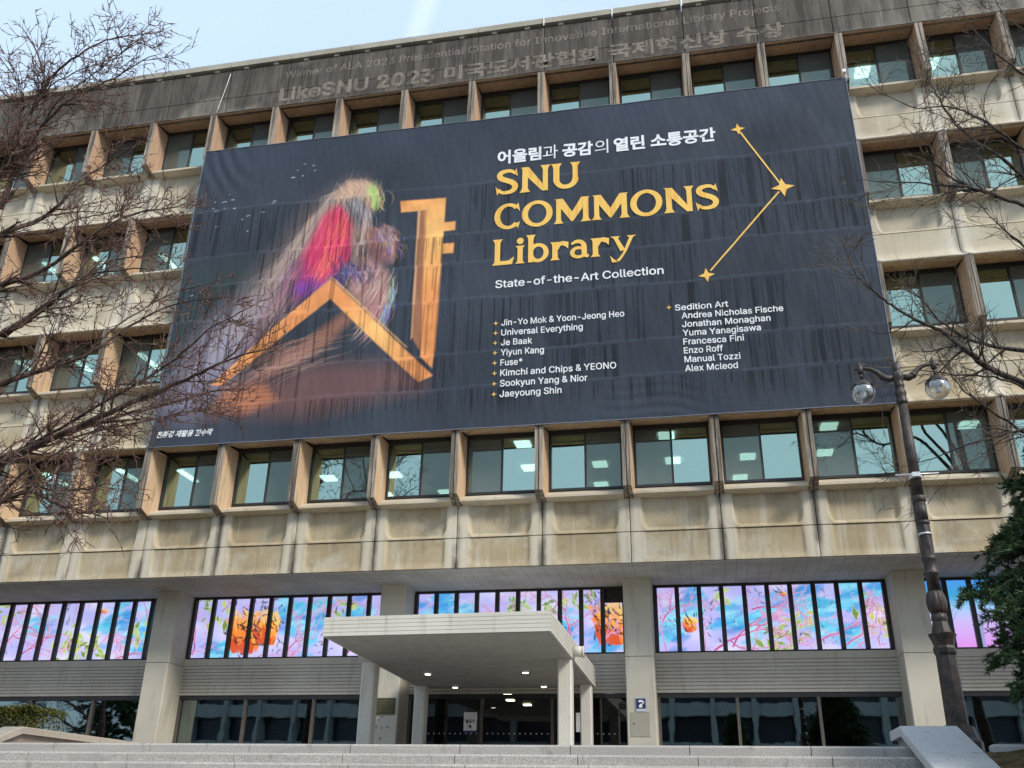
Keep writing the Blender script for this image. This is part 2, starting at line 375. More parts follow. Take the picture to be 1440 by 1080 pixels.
up_prof = [(0, z) for z in lin(.012, .30, 14) + lin(.35, .95, 8)]
low_prof = [(0, z) for z in lin(-.83, -.012, 12)]
flare = [(-.50, -1.292), (-.617, -1.290), (-.617, -1.245), (-.60, -1.225), (-.42, -1.11), (-.24, -.985), (-.11, -.87), (-.035, -.76), (-.006, -.66), (0, -.5), (0, -.25), (0, -.012)]
norec = lambda u, z: 0
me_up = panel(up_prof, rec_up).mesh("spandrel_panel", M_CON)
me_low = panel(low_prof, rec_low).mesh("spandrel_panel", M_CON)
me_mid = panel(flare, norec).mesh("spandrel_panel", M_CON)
me_par_lo = panel(flare, norec).mesh("parapet_panel", M_PAR)
me_par_up = panel([(0, z) for z in lin(.012, 1.32, 8)], norec).mesh("parapet_panel", M_PAR)
for k in range(K0, K1 + 1):
    for n in range(4):
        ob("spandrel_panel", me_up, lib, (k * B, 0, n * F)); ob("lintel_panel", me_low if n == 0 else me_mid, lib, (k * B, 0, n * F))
    ob("parapet_panel", me_par_lo, lib, (k * B, 0, 4 * F)); ob("parapet_panel", me_par_up, lib, (k * B, 0, 4 * F))
XA, XB = K0 * B, (K1 + 1) * B
# dark backing behind the joints, roof, end walls
mb = MB()
mb.box(XA, XB, .17, .27, -.83, 1.02)
for n in range(1, 5): mb.box(XA, XB, .12, .27, n * F - 1.10, n * F + (1.02 if n < 4 else 1.30))
mb.box(XA - .3, XA, 0, 12, -.83, 18.4); mb.box(XB, XB + .3, 0, 12, -.83, 18.4); mb.box(XA, XB, 12, 12.3, LAND, 18.4); mb.box(XA, XB, .28, 12, 18.1, 18.3)
mb.box(XA, XB, 2.8, 12, -.80, -.5)
part("wall_core", mb, M_DARK, lib)
# coping beam on brackets, rails
mb = MB()
x = XA
while x < XB:
    mb.box(x + .012, x + 2.4 - .012, -.10, .35, 18.62, 18.84); x += 2.4
part("coping", mb, m_siding("stained_coping", (0.30, .27, .21), (0.40, .37, .30)), lib)
mb = MB()
for i in range(int((XB - XA) / 1.2)): mb.box(XA + i * 1.2 + .5, XA + i * 1.2 + .68, -.03, .12, 18.522, 18.615)
part("coping_bracket", mb, m_plain("bracket_concrete", (.36, .33, .27), .9), lib, kind='stuff')
mb = MB()
mb.tube([(XA, -.02, 18.885), (XB, -.02, 18.885)], .022, 6); mb.tube([(XA, .05, 19.02), (XB, .05, 19.02)], .011, 5)
for i in range(int((XB - XA) / 2.4) + 1): mb.tube([(XA + i * 2.4 + .4, .02, 18.84), (XA + i * 2.4 + .4, .05, 19.02)], .012, 5)
for X in (14.42, 16.82, 19.23, 12.0): mb.box(X - .02, X + .02, -.125, -.102, 18.50, 18.88)
part("roof_rail", mb, M_WPAINT, lib)
mb = MB(); mb.tube([(-.02, -.03, 18.35), (-.10, -.035, 17.75), (-.19, -.035, 17.2), (-.27, -.035, 16.75), (-.31, -.05, 16.5)], .011, 5)
part("loose_cable", mb, M_WPAINT, lib)

# hooded window units
def hood():
    mb = MB()
    for s in (0, 1):
        X = (lambda u: u) if s == 0 else (lambda u: B - u)
        pr = [(-.617, 1.10), (-.617, 2.992), (-.58, 2.999), (.24, 2.999), (.24, .96), (-.02, .925), (-.27, .965)]
        xi = lambda y: .112 + .045 * (y + .617) / .85
        n = len(pr); out = [(X(.011), y, z) for y, z in pr]; inn = [(X(xi(y)), y, z) for y, z in pr]
        fl = (lambda f: f) if s == 0 else (lambda f: f[::-1])
        mb.add(out + inn, [fl(tuple(range(n)))], 0)
        mb.add(inn, [fl(tuple(range(n))[::-1])], 1)
        for i in range(n):
            j = (i + 1) % n
            mb.add([out[i], out[j], inn[j], inn[i]], [fl((0, 1, 2, 3))], 0)
    a, b = .155, B - .155
    mb.prism([(-.255, .985), (-.255, 1.055), (-.235, 1.075), (.20, 1.275), (.20, .94), (-.02, .937)], .128, B - .128, 'x', 2)
    mb.add([(.114, -.60, 2.985), (B - .114, -.60, 2.985), (B - .15, .2, 3.13), (.15, .2, 3.13), (.114, -.60, 3.0), (B - .114, -.60, 3.0)], [(0, 1, 2, 3), (4, 5, 1, 0)], 1)
    return mb
M_SILL = m_siding("pale_sill_concrete", (0.45, .385, .28), (0.56, .50, .39))
me_hood = hood().mesh("surround", [M_FIN, M_REV, M_SILL])
mb = MB(); y0, y1 = .155, .235
wx0, wx1, wz0, wz1 = .162, B - .162, 1.285, 3.10
for a in ((wx0, wx1, y0, y1, wz0, wz0 + .075), (wx0, wx1, y0, y1, wz1 - .13, wz1), (wx0, wx0 + .06, y0, y1, wz0 + .075, wz1 - .13), (wx1 - .06, wx1, y0, y1, wz0 + .075, wz1 - .13), (1.17, 1.23, y0 + .004, y1, wz0 + .075, wz1 - .13)): mb.box(*a)
me_frame = mb.mesh("window", M_FRAME)
def quadY(x0, x1, y, z0, z1): return MB().add([(x0, y, z0), (x1, y, z0), (x1, y, z1), (x0, y, z1)], [(0, 1, 2, 3)])
zz0, zz1 = wz0 + .07, wz1 - .125
me_paneL = quadY(wx0 + .05, 1.19, .215, zz0, zz1).mesh("pane", M_PANE); me_paneR = quadY(1.21, wx1 - .05, .19, zz0, zz1).mesh("pane", M_PANE)
def screen(x0, x1):
    mb = quadY(x0, x1, .150, zz0 + .01, zz1 - .01); return mb
me_scrL = screen(wx0 + .058, 1.185).mesh("insect_screen", M_SCREEN); me_scrR = screen(1.215, wx1 - .058).mesh("insect_screen", M_SCREEN)
def shutters(x0, x1):
    mb = MB(); z = zz0 + .02
    while z < zz1 - .05: mb.add([(x0, .30, z), (x1, .30, z), (x1, .325, z + .05), (x0, .325, z + .05)], [(0, 1, 2, 3)]); z += .06
    return mb
me_blind = shutters(wx0 + .05, wx1 - .05).mesh("venetian_blind", m_plain("pale_blind", (.62, .66, .62), .7))
side = {(0, k): s for k, s in zip(range(-5, 13), "RLRRRRRRRLRLLLRRLR")}
for k, s in zip(range(-5, 13), "RRRLLRRRRRRRRRRRLR"): side[(3, k)] = s
for k in (9, 10): side[(2, k)] = 'L'; side[(1, k)] = 'R'
for n in range(4):
    for k in range(K0, K1 + 1):
        loc = (k * B, 0, n * F); w = ob("window", me_frame, lib, loc)
        ob("surround", me_hood, w, loc); ob("pane", me_paneL, w, loc); ob("pane", me_paneR, w, loc)
        s = side.get((n, k), random.choice("LR")); ob("insect_screen", me_scrL if s == 'L' else me_scrR, w, loc)
        if (n, k) in ((1, 9), (1, 10), (1, 11), (3, 11), (2, 12)): ob("venetian_blind", me_blind, w, loc)
# rooms behind the glass
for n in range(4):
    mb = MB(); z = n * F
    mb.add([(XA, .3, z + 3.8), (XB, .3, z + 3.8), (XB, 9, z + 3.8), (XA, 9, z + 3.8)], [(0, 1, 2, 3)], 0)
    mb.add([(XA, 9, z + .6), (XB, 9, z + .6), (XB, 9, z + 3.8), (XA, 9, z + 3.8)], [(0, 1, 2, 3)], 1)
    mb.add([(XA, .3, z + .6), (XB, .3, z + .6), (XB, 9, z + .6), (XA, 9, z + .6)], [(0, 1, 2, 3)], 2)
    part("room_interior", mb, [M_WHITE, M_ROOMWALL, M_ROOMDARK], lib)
me_lamp = MB().box(-.24, .24, -.26, .26, -.05, 0).mesh("ceiling_light", M_LAMP); me_strip = MB().box(-.09, .09, -.62, .62, -.05, 0).mesh("ceiling_light", M_LAMP); me_short = MB().box(-.2, .2, -.06, .06, -.05, 0).mesh("ceiling_light", M_LAMP)
for k in range(10):
    x = 1.2 + 2.4 * k - .1
    if k in (0, 3): continue
    ob("ceiling_light", me_lamp, lib, (x, 4.95, 3.79))
for x, y in ((10.9, 2.75), (15.4, 2.7), (20.2, 2.7), (7.2, 7.1), (12.9, 7.05), (17.7, 7.0), (4.9, 7.1)): ob("ceiling_light", me_lamp, lib, (x, y, 3.79))
for x, y in ((-3.5, 3.6), (-6.4, 3.6), (-9.4, 4.6), (-1.4, 4.0)): ob("ceiling_light", me_strip, lib, (x, y, 3.79))
for n in (1, 2):
    for x, y in ((-.5, 2.9), (-3.3, 3.2), (-6.0, 3.0), (-8.2, 3.0)): ob("ceiling_light", me_strip, lib, (x, y, n * F + 3.79))
for x, y in ((22.9, 4.1), (23.4, 4.1), (25.6, 4.1), (27.2, 4.1)): ob("ceiling_light", me_short, lib, (x, y, 2 * F + 3.79))
for x in (24.2, 26.4): ob("ceiling_light", me_lamp, lib, (x, 3.2, 3.79)); ob("ceiling_light", me_lamp, lib, (x - 1.4, 2.2, 3 * F + 3.79))

# soffit, columns, display band, siding, ground glazing
mb = MB(); mb.box(XA, XB, .05, 2.75, -.862, -.835)
part("soffit", mb, M_SOF, lib)
cols = [(-11.6, .75), (-7.13, .75), (.077, .752), (7.31, .75), (14.39, .775), (21.52, .81), (28.7, .78)]
DISPLAYS = []
for cx, w in cols:
    mb = MB(); a, b = cx - w / 2, cx + w / 2; c = .025
    for z0, z1 in ((LAND, -2.99), (-2.975, -.866)):
        mb.prism([(a + c, 1.65), (a, 1.65 + c), (a, 2.66), (b, 2.66), (b, 1.65 + c), (b - c, 1.65)], z0, z1, 'z')
    mb.box(a + .03, b - .03, 1.68, 2.6, -3.0, -2.96, 1)
    part("column", mb, [M_COLUMN, M_DARK], lib)
for ci in range(len(cols) - 1):
    a = cols[ci][0] + cols[ci][1] / 2 + .003; b = cols[ci + 1][0] - cols[ci + 1][1] / 2 - .003
    # lit display panes between dark mullions
    n = max(1, round((b - a) / .64)); pw = (b - a - .10) / n; fr = MB(); fr.box(a, b, 2.60, 2.72, -.93, -.866); fr.box(a, b, 2.60, 2.72, -2.76, -2.715)
    xs = [a + .05 + pw * i for i in range(n + 1)]
    for i, x in enumerate(xs):
        h = .062 if 0 < i < n else .05
        fr.box(x - h, x + h, 2.56, 2.70, -2.715, -.93)
    f = part("display_frame", fr, M_FRAME, lib)
    for i in range(n):
        x0, x1 = xs[i] + .063, xs[i + 1] - .063; top = -.935
        if ci == 3 and i == n - 1: top = -1.32
        DISPLAYS.append((x0, x1, top, ci >= len(cols) - 2, f))
    if ci == 3: part("blank_pane", quadY(xs[n - 1] + .063, xs[n] - .063, 2.667, -1.318, -.935), M_FRAME, f)
    # ribbed siding
    prof = [(2.62, -2.765), (2.55, -2.765), (2.55, -2.955)]
    z = -2.965
    for i in range(9): prof += [(2.575, z), (2.575, z - .012), (2.548, z - .02), (2.548, z - .088)]; z -= .096
    prof += [(2.62, z), ]
    part("siding_band", MB().prism(prof, a, b), M_SID, lib)
    # ground glazing
    entr = ci == 3
    fr = MB(); fr.box(a, b, 2.58, 2.72, -3.945, -3.838); fr.box(a, b, 2.60, 2.72, LAND, LAND + .08)
    ms = [a, 9.85, 11.86, 12.42, b] if entr else [a, a + (b - a) * .335, a + (b - a) * .668, b]
    for i, x in enumerate(ms):
        e0, e1 = (x, x + .07) if i == 0 else ((x - .07, x) if i == len(ms) - 1 else (x - .04, x + .04))
        fr.box(e0, e1, 2.575, 2.70, LAND + .08, -3.945, 1)
    f = part("glazing_frame", fr, [M_FRAME, M_BRONZE], lib)
    for i in range(len(ms) - 1):
        part("glass_door" if entr else "glass_pane", quadY(ms[i] + .03, ms[i + 1] - .03, 2.66, LAND + .06, -3.93), M_DPANE if entr else M_GPANE, f)
    if entr:
        mbd = MB()
        x = 8.0
        while x < 13.7:
            if min(abs(x - q) for q in ms) > .1: mbd.box(x - .014, x + .014, 2.650, 2.657, -4.89, -4.862)
            x += .155
        part("safety_dots", mbd, M_WPAINT, f, kind='stuff')
# room behind the ground floor
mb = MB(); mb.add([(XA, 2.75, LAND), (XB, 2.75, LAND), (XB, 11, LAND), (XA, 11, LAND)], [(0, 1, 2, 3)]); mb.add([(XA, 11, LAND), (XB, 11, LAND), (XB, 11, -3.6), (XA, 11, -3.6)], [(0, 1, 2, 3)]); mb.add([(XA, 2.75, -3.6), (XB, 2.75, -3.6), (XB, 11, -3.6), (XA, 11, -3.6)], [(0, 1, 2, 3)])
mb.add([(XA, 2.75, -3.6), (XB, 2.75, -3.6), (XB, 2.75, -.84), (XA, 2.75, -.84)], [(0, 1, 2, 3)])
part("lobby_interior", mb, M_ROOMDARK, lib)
M_WARM = m_emit("lobby_lamp_glow", (1, .88, .66), 5)
for x, y in ((10.05, 5.6), (10.25, 4.3), (10.35, 6.9), (13.3, 4.6)): part("ceiling_light", MB().box(x - .12, x + .12, y - .12, y + .12, -3.68, -3.64), M_WARM, lib)

# ------------------------------------------------------------------ lettering helpers
try: SANS = bpy.data.fonts.load(bpy.utils.system_resource('DATAFILES') + "/fonts/Inter.woff2")      # Blender's own interface font
except Exception: SANS = None
def text_mesh(body, bold=0.0, shear=0.0):
    c = bpy.data.curves.new("lettering", 'FONT'); c.body = body; c.offset = bold; c.shear = shear; c.resolution_u = 3
    if SANS and body.isascii(): c.font = SANS; c.offset = bold * .55
    o = bpy.data.objects.new("lettering", c); COL.objects.link(o)
    if SANS and body.isascii():
        cu = o.to_curve(bpy.context.evaluated_depsgraph_get()); loops = []
        for sp in cu.splines:
            bp = sp.bezier_points; L = []
            if sp.type != 'BEZIER' or len(bp) < 2: continue
            for i in range(len(bp)):
                p, q = bp[i], bp[(i + 1) % len(bp)]
                st = (p.co - p.handle_right).length < 1e-6 and (q.co - q.handle_left).length < 1e-6
                L += [v.to_2d() for v in interpolate_bezier(p.co, p.handle_right, q.handle_left, q.co, 2 if st else 5)[:-1]]
            L = [v for i, v in enumerate(L) if (v - L[i - 1]).length > 1e-5]
            if len(L) > 2: loops.append(L)
        o.to_curve_clear(); bpy.data.objects.remove(o); bpy.data.curves.remove(c)
        area = [sum(L[i - 1].cross(L[i]) for i in range(len(L))) / 2 for L in loops]
        sg = 1 if area[max(range(len(loops)), key=lambda i: abs(area[i]))] > 0 else -1
        for L, a in zip(loops, area):       # embolden: push every outline outwards
            if not bold: continue
            n = len(L); N = []
            for i in range(n):
                d = ((L[i] - L[i - 1]).normalized() + (L[(i + 1) % n] - L[i]).normalized()); d = d.normalized() if d.length > 1e-6 else Vector((1, 0)); N.append(Vector((d.y, -d.x)) * sg)
            for i in range(n): L[i] = L[i] + N[i] * bold
        pts = [v for L in loops for v in L]; edges = []; o_ = 0
        for L in loops: edges += [(o_ + i, o_ + (i + 1) % len(L)) for i in range(len(L))]; o_ += len(L)
        cd = delaunay_2d_cdt(pts, edges, [], 0, 1e-6); V = np.array([v[:] for v in cd[0]]); Tr = np.array(cd[2])
        A = np.concatenate([np.array([v[:] for v in L]) for L in loops]); Bn = np.concatenate([np.roll(np.array([v[:] for v in L]), -1, 0) for L in loops])
        C = V[Tr].mean(1); y, x = C[:, 1:2], C[:, 0:1]      # winding number of every triangle's centre
        upw = (A[None, :, 1] <= y) & (Bn[None, :, 1] > y); dnw = (A[None, :, 1] > y) & (Bn[None, :, 1] <= y)
        side_ = (Bn[None, :, 0] - A[None, :, 0]) * (y - A[None, :, 1]) - (x - A[None, :, 0]) * (Bn[None, :, 1] - A[None, :, 1])
        wind = (upw & (side_ > 0)).sum(1) - (dnw & (side_ < 0)).sum(1); Fc = [list(map(int, t_)) for t_ in Tr[wind != 0]]
        return V, Fc
    me = bpy.data.meshes.new_from_object(o.evaluated_get(bpy.context.evaluated_depsgraph_get()))
    V = np.array([v.co[:2] for v in me.vertices]); Fc = [list(p.vertices) for p in me.polygons]
    bpy.data.objects.remove(o); bpy.data.meshes.remove(me); bpy.data.curves.remove(c); return V, Fc
_cap = text_mesh("H")[0]; CAP = _cap[:, 1].max() - _cap[:, 1].min()
def put_text(mb, body, x0, x1, base, cap, bold=0.0, place=None, shear=0.0, fit_h=False):
    V, Fc = text_mesh(body, bold, shear)
    sx = (x1 - x0) / (V[:, 0].max() - V[:, 0].min()); X = x0 + (V[:, 0] - V[:, 0].min()) * sx
    if fit_h: Z = base + (V[:, 1] - V[:, 1].min()) * cap / (V[:, 1].max() - V[:, 1].min())
    else: Z = base + V[:, 1] * cap / CAP
    mb.add([place(x, z) for x, z in zip(X, Z)], Fc)
def upright(y): return lambda x, z: (x, y, z)

mb = MB(); put_text(mb, "Winner of ALA 2023 Presidential Citation for Innovative International Library Projects", 2.23, 20.07, 17.79, .31, .012, upright(-.006)); part("ghost_lettering", mb, M_GHOST, lib)
mb = MB(); put_text(mb, "LikeSNU 2023", 2.12, 8.05, 16.72, .56, .03, upright(-.006)); put_text(mb, "미국도서관협회 국제혁신상 수상", 8.40, 20.1, 16.63, .66, .034, upright(-.006), fit_h=True); part("ghost_lettering", mb, M_GHOST, lib)

# ------------------------------------------------------------------ the banner
BX0, BX1, BZ0, BZ1 = 0.0, 21.58, 2.975, 14.16
def bwarp(x, z): return z - .0086 * x * max(0, (z - 3)) / 11.1
def bdisp(x, z):
    d = .010 * math.sin(x * 2.618 + .6) * math.sin(z * 1.46) + .003 * math.sin(x * 5.1 + z * 3.7) + .0022 * math.sin(x * 13 - z * 4.1 + math.sin(z * 3)) + .0016 * math.sin(x * 23 + z * 5 + 2 * math.sin(x * 1.7))
    if z > 11.5 and x < 3.2: d += .016 * math.sin((x + (z - 11.5) * .6) * (9 + 2 * math.sin(x * 1.3)) + math.sin(z * 2)) * min(1, (z - 11.5) / 1.5) * min(1, (3.2 - x)) * max(0, math.sin(x * 1.1 + .6)) 
    if z < 4.6 and x > 11: d += .007 * math.sin((z * 2.2 + (x - 11) * .35 + .3 * math.sin(x * 1.9)) * 9) * min(1, (4.6 - z)) * max(0, math.sin(x * .9 + .5))
    return d
def on_banner(x, z, lift=.014): return (x, -.675 + bdisp(x, z) - lift, bwarp(x, z))
NX, NZ = 840, 436
gx = np.linspace(BX0, BX1, NX); gz = np.linspace(BZ0, BZ1, NZ); GX, GZ = np.meshgrid(gx, gz)
img = np.empty((NZ, NX, 3)); img[:] = (0.035, 0.0445, 0.060)
def smooth_noise(nx, nz, seed):
    r = np.random.default_rng(seed).random((nz + 1, nx + 1)); u = np.linspace(0, nx - 1e-6, NX); v = np.linspace(0, nz - 1e-6, NZ)
    i = u.astype(int); j = v.astype(int); fu = u - i; fv = v - j; fu = fu * fu * (3 - 2 * fu); fv = (fv * fv * (3 - 2 * fv))[:, None]
    return (r[j][:, i] * (1 - fu) + r[j][:, i + 1] * fu) * (1 - fv) + (r[j + 1][:, i] * (1 - fu) + r[j + 1][:, i + 1] * fu) * fv
tone = .75 + .5 * smooth_noise(9, 5, 1); img *= tone[..., None]
def blend(mask, col, a=1.0):
    m = np.clip(mask * a, 0, 1)[..., None]; img[:] = img * (1 - m) + np.array(col) * m
rr = random.Random(11)
def soft(d, w): return np.clip(.5 - d / w, 0, 1)
def stroke(pts, wid, col, a, edge=.4):
    """one brush stroke: tapered soft polyline; wid is a list matching pts"""
    P = np.array(pts, float); W = np.array(wid, float); pad = W.max() + .05
    i0, i1 = np.searchsorted(gx, [P[:, 0].min() - pad, P[:, 0].max() + pad]); j0, j1 = np.searchsorted(gz, [P[:, 1].min() - pad, P[:, 1].max() + pad])
    if i1 - i0 < 1 or j1 - j0 < 1: return
    X = GX[j0:j1, i0:i1]; Z = GZ[j0:j1, i0:i1]; m = np.zeros_like(X)
    for k in range(len(P) - 1):
        d = P[k + 1] - P[k]; L = max(d @ d, 1e-9); t = np.clip(((X - P[k, 0]) * d[0] + (Z - P[k, 1]) * d[1]) / L, 0, 1)
        D = np.hypot(X - P[k, 0] - t * d[0], Z - P[k, 1] - t * d[1]); w = W[k] + (W[k + 1] - W[k]) * t
        m = np.maximum(m, np.clip((w - D) / (np.maximum(w * edge, .02)), 0, 1))
    m = (m * a)[..., None]; img[j0:j1, i0:i1] = img[j0:j1, i0:i1] * (1 - m) + np.array(col) * m
def poly_mask(pts, w=.05):
    P = np.array(pts, float); ins = np.zeros(GX.shape, bool); n = len(P); D = np.full(GX.shape, 9.)
    for k in range(n):
        a, b = P[k], P[(k + 1) % n]; c = (a[1] > GZ) != (b[1] > GZ)
        ins ^= c & (GX < (b[0] - a[0]) * (GZ - a[1]) / (b[1] - a[1] + 1e-12) + a[0])
        d = b - a; t = np.clip(((GX - a[0]) * d[0] + (GZ - a[1]) * d[1]) / max(d @ d, 1e-9), 0, 1)
        D = np.minimum(D, np.hypot(GX - a[0] - t * d[0], GZ - a[1] - t * d[1]))
    return soft(np.where(ins, -D, D), w)
def hair(n, src, dst, bend, wid, cols, a, spread=(.3, .3)):
    """soft fur or motion-smear strands from around src polyline to dst offset"""
    for _ in range(n):
        t = rr.random() * (len(src) - 1); k = min(int(t), len(src) - 2); f = t - k
        x = src[k][0] + (src[k + 1][0] - src[k][0]) * f + rr.gauss(0, spread[0]); z = src[k][1] + (src[k + 1][1] - src[k][1]) * f + rr.gauss(0, spread[1])
        L = rr.uniform(.6, 1.15); dx, dz = dst[0] * L + rr.gauss(0, .07), dst[1] * L + rr.gauss(0, .07); b = bend * rr.uniform(.5, 1.3)
        mx, mz = x + dx * .5 - dz * b, z + dz * .5 + dx * b
        c = rr.choice(cols); v = rr.uniform(.75, 1.2); w = wid * rr.uniform(.5, 1.3)
        stroke([(x, z), (x + dx * .25 - dz * b * .75, z + dz * .25 + dx * b * .75), (mx, mz), (x + dx * .75 - dz * b * .75, z + dz * .75 + dx * b * .75), (x + dx, z + dz)], [w * .5, w, w, w * .7, w * .15], [q * v for q in c], a * rr.uniform(.5, 1))
# background of the print: dusky hillside, distant lights, pale foreground smear
blend(poly_mask([(0, 9.2), (2.2, 9.4), (4.2, 8.6), (3.0, 7.2), (1.6, 6.0), (0, 5.5)], 1.6), (.035, .055, .055), .75)
blend(poly_mask([(.1, 4.2), (.7, 6.2), (2.0, 7.8), (3.0, 8.4), (3.6, 7.6), (2.6, 6.2), (2.1, 4.6), (1.2, 3.8)], 1.2), (.24, .22, .30), .75)
blend(poly_mask([(1.8, 4.0), (2.6, 4.9), (5.2, 5.4), (8.0, 5.2), (8.6, 4.4), (5, 3.7)], .8), (.20, .095, .085), .65)
blend(poly_mask([(1.9, 4.1), (2.2, 4.8), (3.4, 4.9), (4.0, 4.3), (3.0, 3.9)], .35), (.62, .22, .09), .6 * (.6 + .5 * (np.sin(GZ * 45) > -.4)))
for x, z in [(q[0] + rr.gauss(0, .05), q[1] + rr.gauss(0, .05)) for q in ((.8, 11.9), (1.0, 11.9), (1.2, 11.9), (.7, 11.6), (.9, 11.6), (1.1, 11.6), (1.3, 11.9), (1.5, 11.6), (1.1, 12.2), (1.9, 11.15), (2.05, 11.2), (2.6, 11.3), (.95, 10.85), (2.9, 11.7), (3.0, 11.6), (2.2, 10.6), (3.7, 12.9), (3.9, 13.1), (4.1, 12.8), (3.8, 12.7), (4.2, 13.0), (3.5, 12.6), (.5, 8.3), (.75, 8.4), (1.75, 4.6))]:
    wd = rr.uniform(.01, .06); stroke([(x - wd, z), (x + wd, z + rr.uniform(-.02, .03))], [.026, .022], (.62, .68, .72), rr.uniform(.3, .9))
# the motion-blurred furry figure: long smears behind, body, legs
cape = [(.46, .34, .28), (.38, .28, .24), (.27, .2, .2), (.52, .41, .34)]
blend(poly_mask([(5.4, 12.2), (6.1, 12.2), (5.6, 11.2), (4.7, 10.2), (3.9, 8.6), (2.7, 6.9), (1.3, 5.6), (.5, 5.0), (1.4, 7.0), (2.8, 9.2), (4.2, 11.4)], .9), (.15, .115, .11), .62)
blend(poly_mask([(4.4, 9.6), (4.9, 8.6), (3.8, 7.2), (2.4, 5.9), (2.6, 7.2), (3.4, 8.8)], .8), (.16, .075, .10), .65)
hair(260, [(5.9, 12.15), (5.4, 12.0), (4.7, 11.1), (4.1, 9.9), (3.5, 8.8)], (-2.2, -2.7), .14, .04, cape, .17, (.16, .25))
hair(160, [(4.7, 10.2), (4.2, 9.2), (3.7, 8.2), (3.2, 7.2)], (-1.5, -2.0), .08, .05, [(.36, .15, .19), (.30, .19, .24), (.42, .24, .26), (.16, .13, .2)], .22, (.22, .25))
hair(120, [(3.2, 8.2), (2.4, 7.4), (1.9, 6.4)], (-1.3, -2.4), .06, .08, [(.33, .31, .39), (.27, .25, .33), (.40, .37, .45)], .18, (.35, .35))
for _ in range(150):       # long combed strands trailing from the crown
    o1, o2 = rr.gauss(0, .22), rr.uniform(-.2, 1.5); c_ = rr.choice(cape + [(.62, .47, .38), (.12, .09, .09), (.08, .06, .07)]); q = rr.uniform(.55, 1.0); P_ = [(5.75 + o1 * .6, 12.18 - abs(o1) * .4), (5.15 + o1, 11.8 + o1 * .3), (4.3 + o2 * .45, 10.7 - o2 * .1), (3.3 + o2 * .8, 9.0 - o2 * .2), (1.7 + o2 * 1.4, 6.6 - o2 * .1), (.6 + o2 * 1.5, 5.0)]
    n_ = 3 + int(q * 3.2); stroke(P_[:n_], [.012, .020, .022, .020, .016, .004][:n_], c_, rr.uniform(.15, .42), .4)
blend(poly_mask([(6.2, 6.9), (5.4, 6.1), (3.6, 5.1), (3.2, 5.2), (4.6, 6.2), (5.8, 7.1)], .3), (.40, .17, .10), .6)
hair(90, [(5.9, 6.4), (5.2, 6.0), (4.6, 5.6)], (-2.6, -1.1), -.10, .04, [(.42, .20, .13), (.28, .15, .14), (.48, .3, .24)], .30, (.45, .25))
# body: deep pink back
blend(poly_mask([(4.75, 10.9), (5.25, 11.3), (5.75, 11.1), (5.95, 10.2), (5.75, 9.0), (5.0, 8.3), (4.2, 8.4), (4.2, 9.4)], .35), (.60, .035, .12), .92)
hair(420, [(5.35, 11.1), (5.45, 10.3), (5.15, 9.4), (4.9, 8.9)], (-.22, -.95), .06, .026, [(.85, .05, .17), (.92, .10, .10), (.75, .03, .22), (.95, .22, .16), (.45, .03, .10), (.9, .3, .05)], .5, (.30, .28))
hair(160, [(4.2, 9.3), (4.2, 8.7), (4.6, 8.4)], (-.35, -.75), .1, .03, [(.30, .05, .20), (.16, .04, .22), (.5, .08, .2), (.1, .05, .08)], .5, (.22, .25))
hair(130, [(4.4, 8.5), (5.0, 8.3), (5.5, 8.4)], (-.3, -.5), .1, .03, [(.22, .06, .5), (.35, .06, .45), (.12, .06, .3)], .55, (.25, .12))
# knee and shin
blend(poly_mask([(6.0, 9.1), (6.7, 9.1), (7.2, 8.4), (7.35, 7.6), (7.0, 6.8), (6.4, 6.6), (6.2, 7.4), (5.9, 8.2)], .3), (.38, .21, .17), .92)
hair(420, [(6.3, 8.9), (6.8, 8.6), (7.1, 8.0), (7.0, 7.3), (6.8, 6.9)], (-.45, -.85), .14, .026, [(.62, .38, .28), (.50, .20, .19), (.68, .5, .42), (.36, .17, .22), (.55, .12, .18), (.13, .08, .2), (.75, .6, .52)], .5, (.20, .18))
hair(130, [(7.36, 8.2), (7.36, 7.5), (7.1, 6.9)], (-.08, -.45), .1, .022, [(.3, .6, .25), (.5, .66, .4), (.15, .13, .6), (.3, .25, .7)], .65, (.05, .16))
hair(200, [(5.3, 8.9), (5.8, 8.7), (6.2, 8.9)], (.25, -.6), .2, .028, [(.08, .06, .32), (.14, .05, .34), (.05, .06, .09), (.3, .24, .36), (.06, .12, .28), (.02, .02, .03)], .6, (.25, .2))
# head and mane
blend(poly_mask([(5.0, 11.7), (5.5, 12.2), (6.1, 12.2), (6.55, 11.8), (6.6, 11.2), (6.35, 10.6), (6.3, 9.6), (6.0, 9.0), (5.85, 9.8), (5.8, 10.8), (5.4, 11.3)], .22), (.36, .25, .20), .95)
blend(poly_mask([(5.35, 11.35), (5.75, 11.55), (6.2, 11.2), (6.3, 10.5), (6.05, 10.2), (5.85, 10.6), (5.7, 11.0)], .25), (.10, .09, .10), .85)
hair(420, [(5.2, 11.9), (5.7, 12.12), (6.1, 12.0), (6.4, 11.6)], (-.02, -.75), .30, .024, [(.62, .43, .30), (.66, .38, .26), (.5, .32, .22), (.72, .52, .34), (.36, .22, .17)], .55, (.18, .12))
hair(220, [(5.5, 11.45), (5.9, 11.35), (6.15, 10.9)], (.22, -.9), .12, .022, [(.2, .19, .2), (.38, .36, .38), (.06, .055, .07), (.52, .49, .5)], .6, (.13, .16))
hair(150, [(6.3, 12.0), (6.5, 11.7), (6.58, 11.2)], (.14, -.40), -.2, .022, [(.28, .62, .16), (.5, .62, .12), (.16, .55, .3), (.72, .55, .14)], .75, (.08, .12))
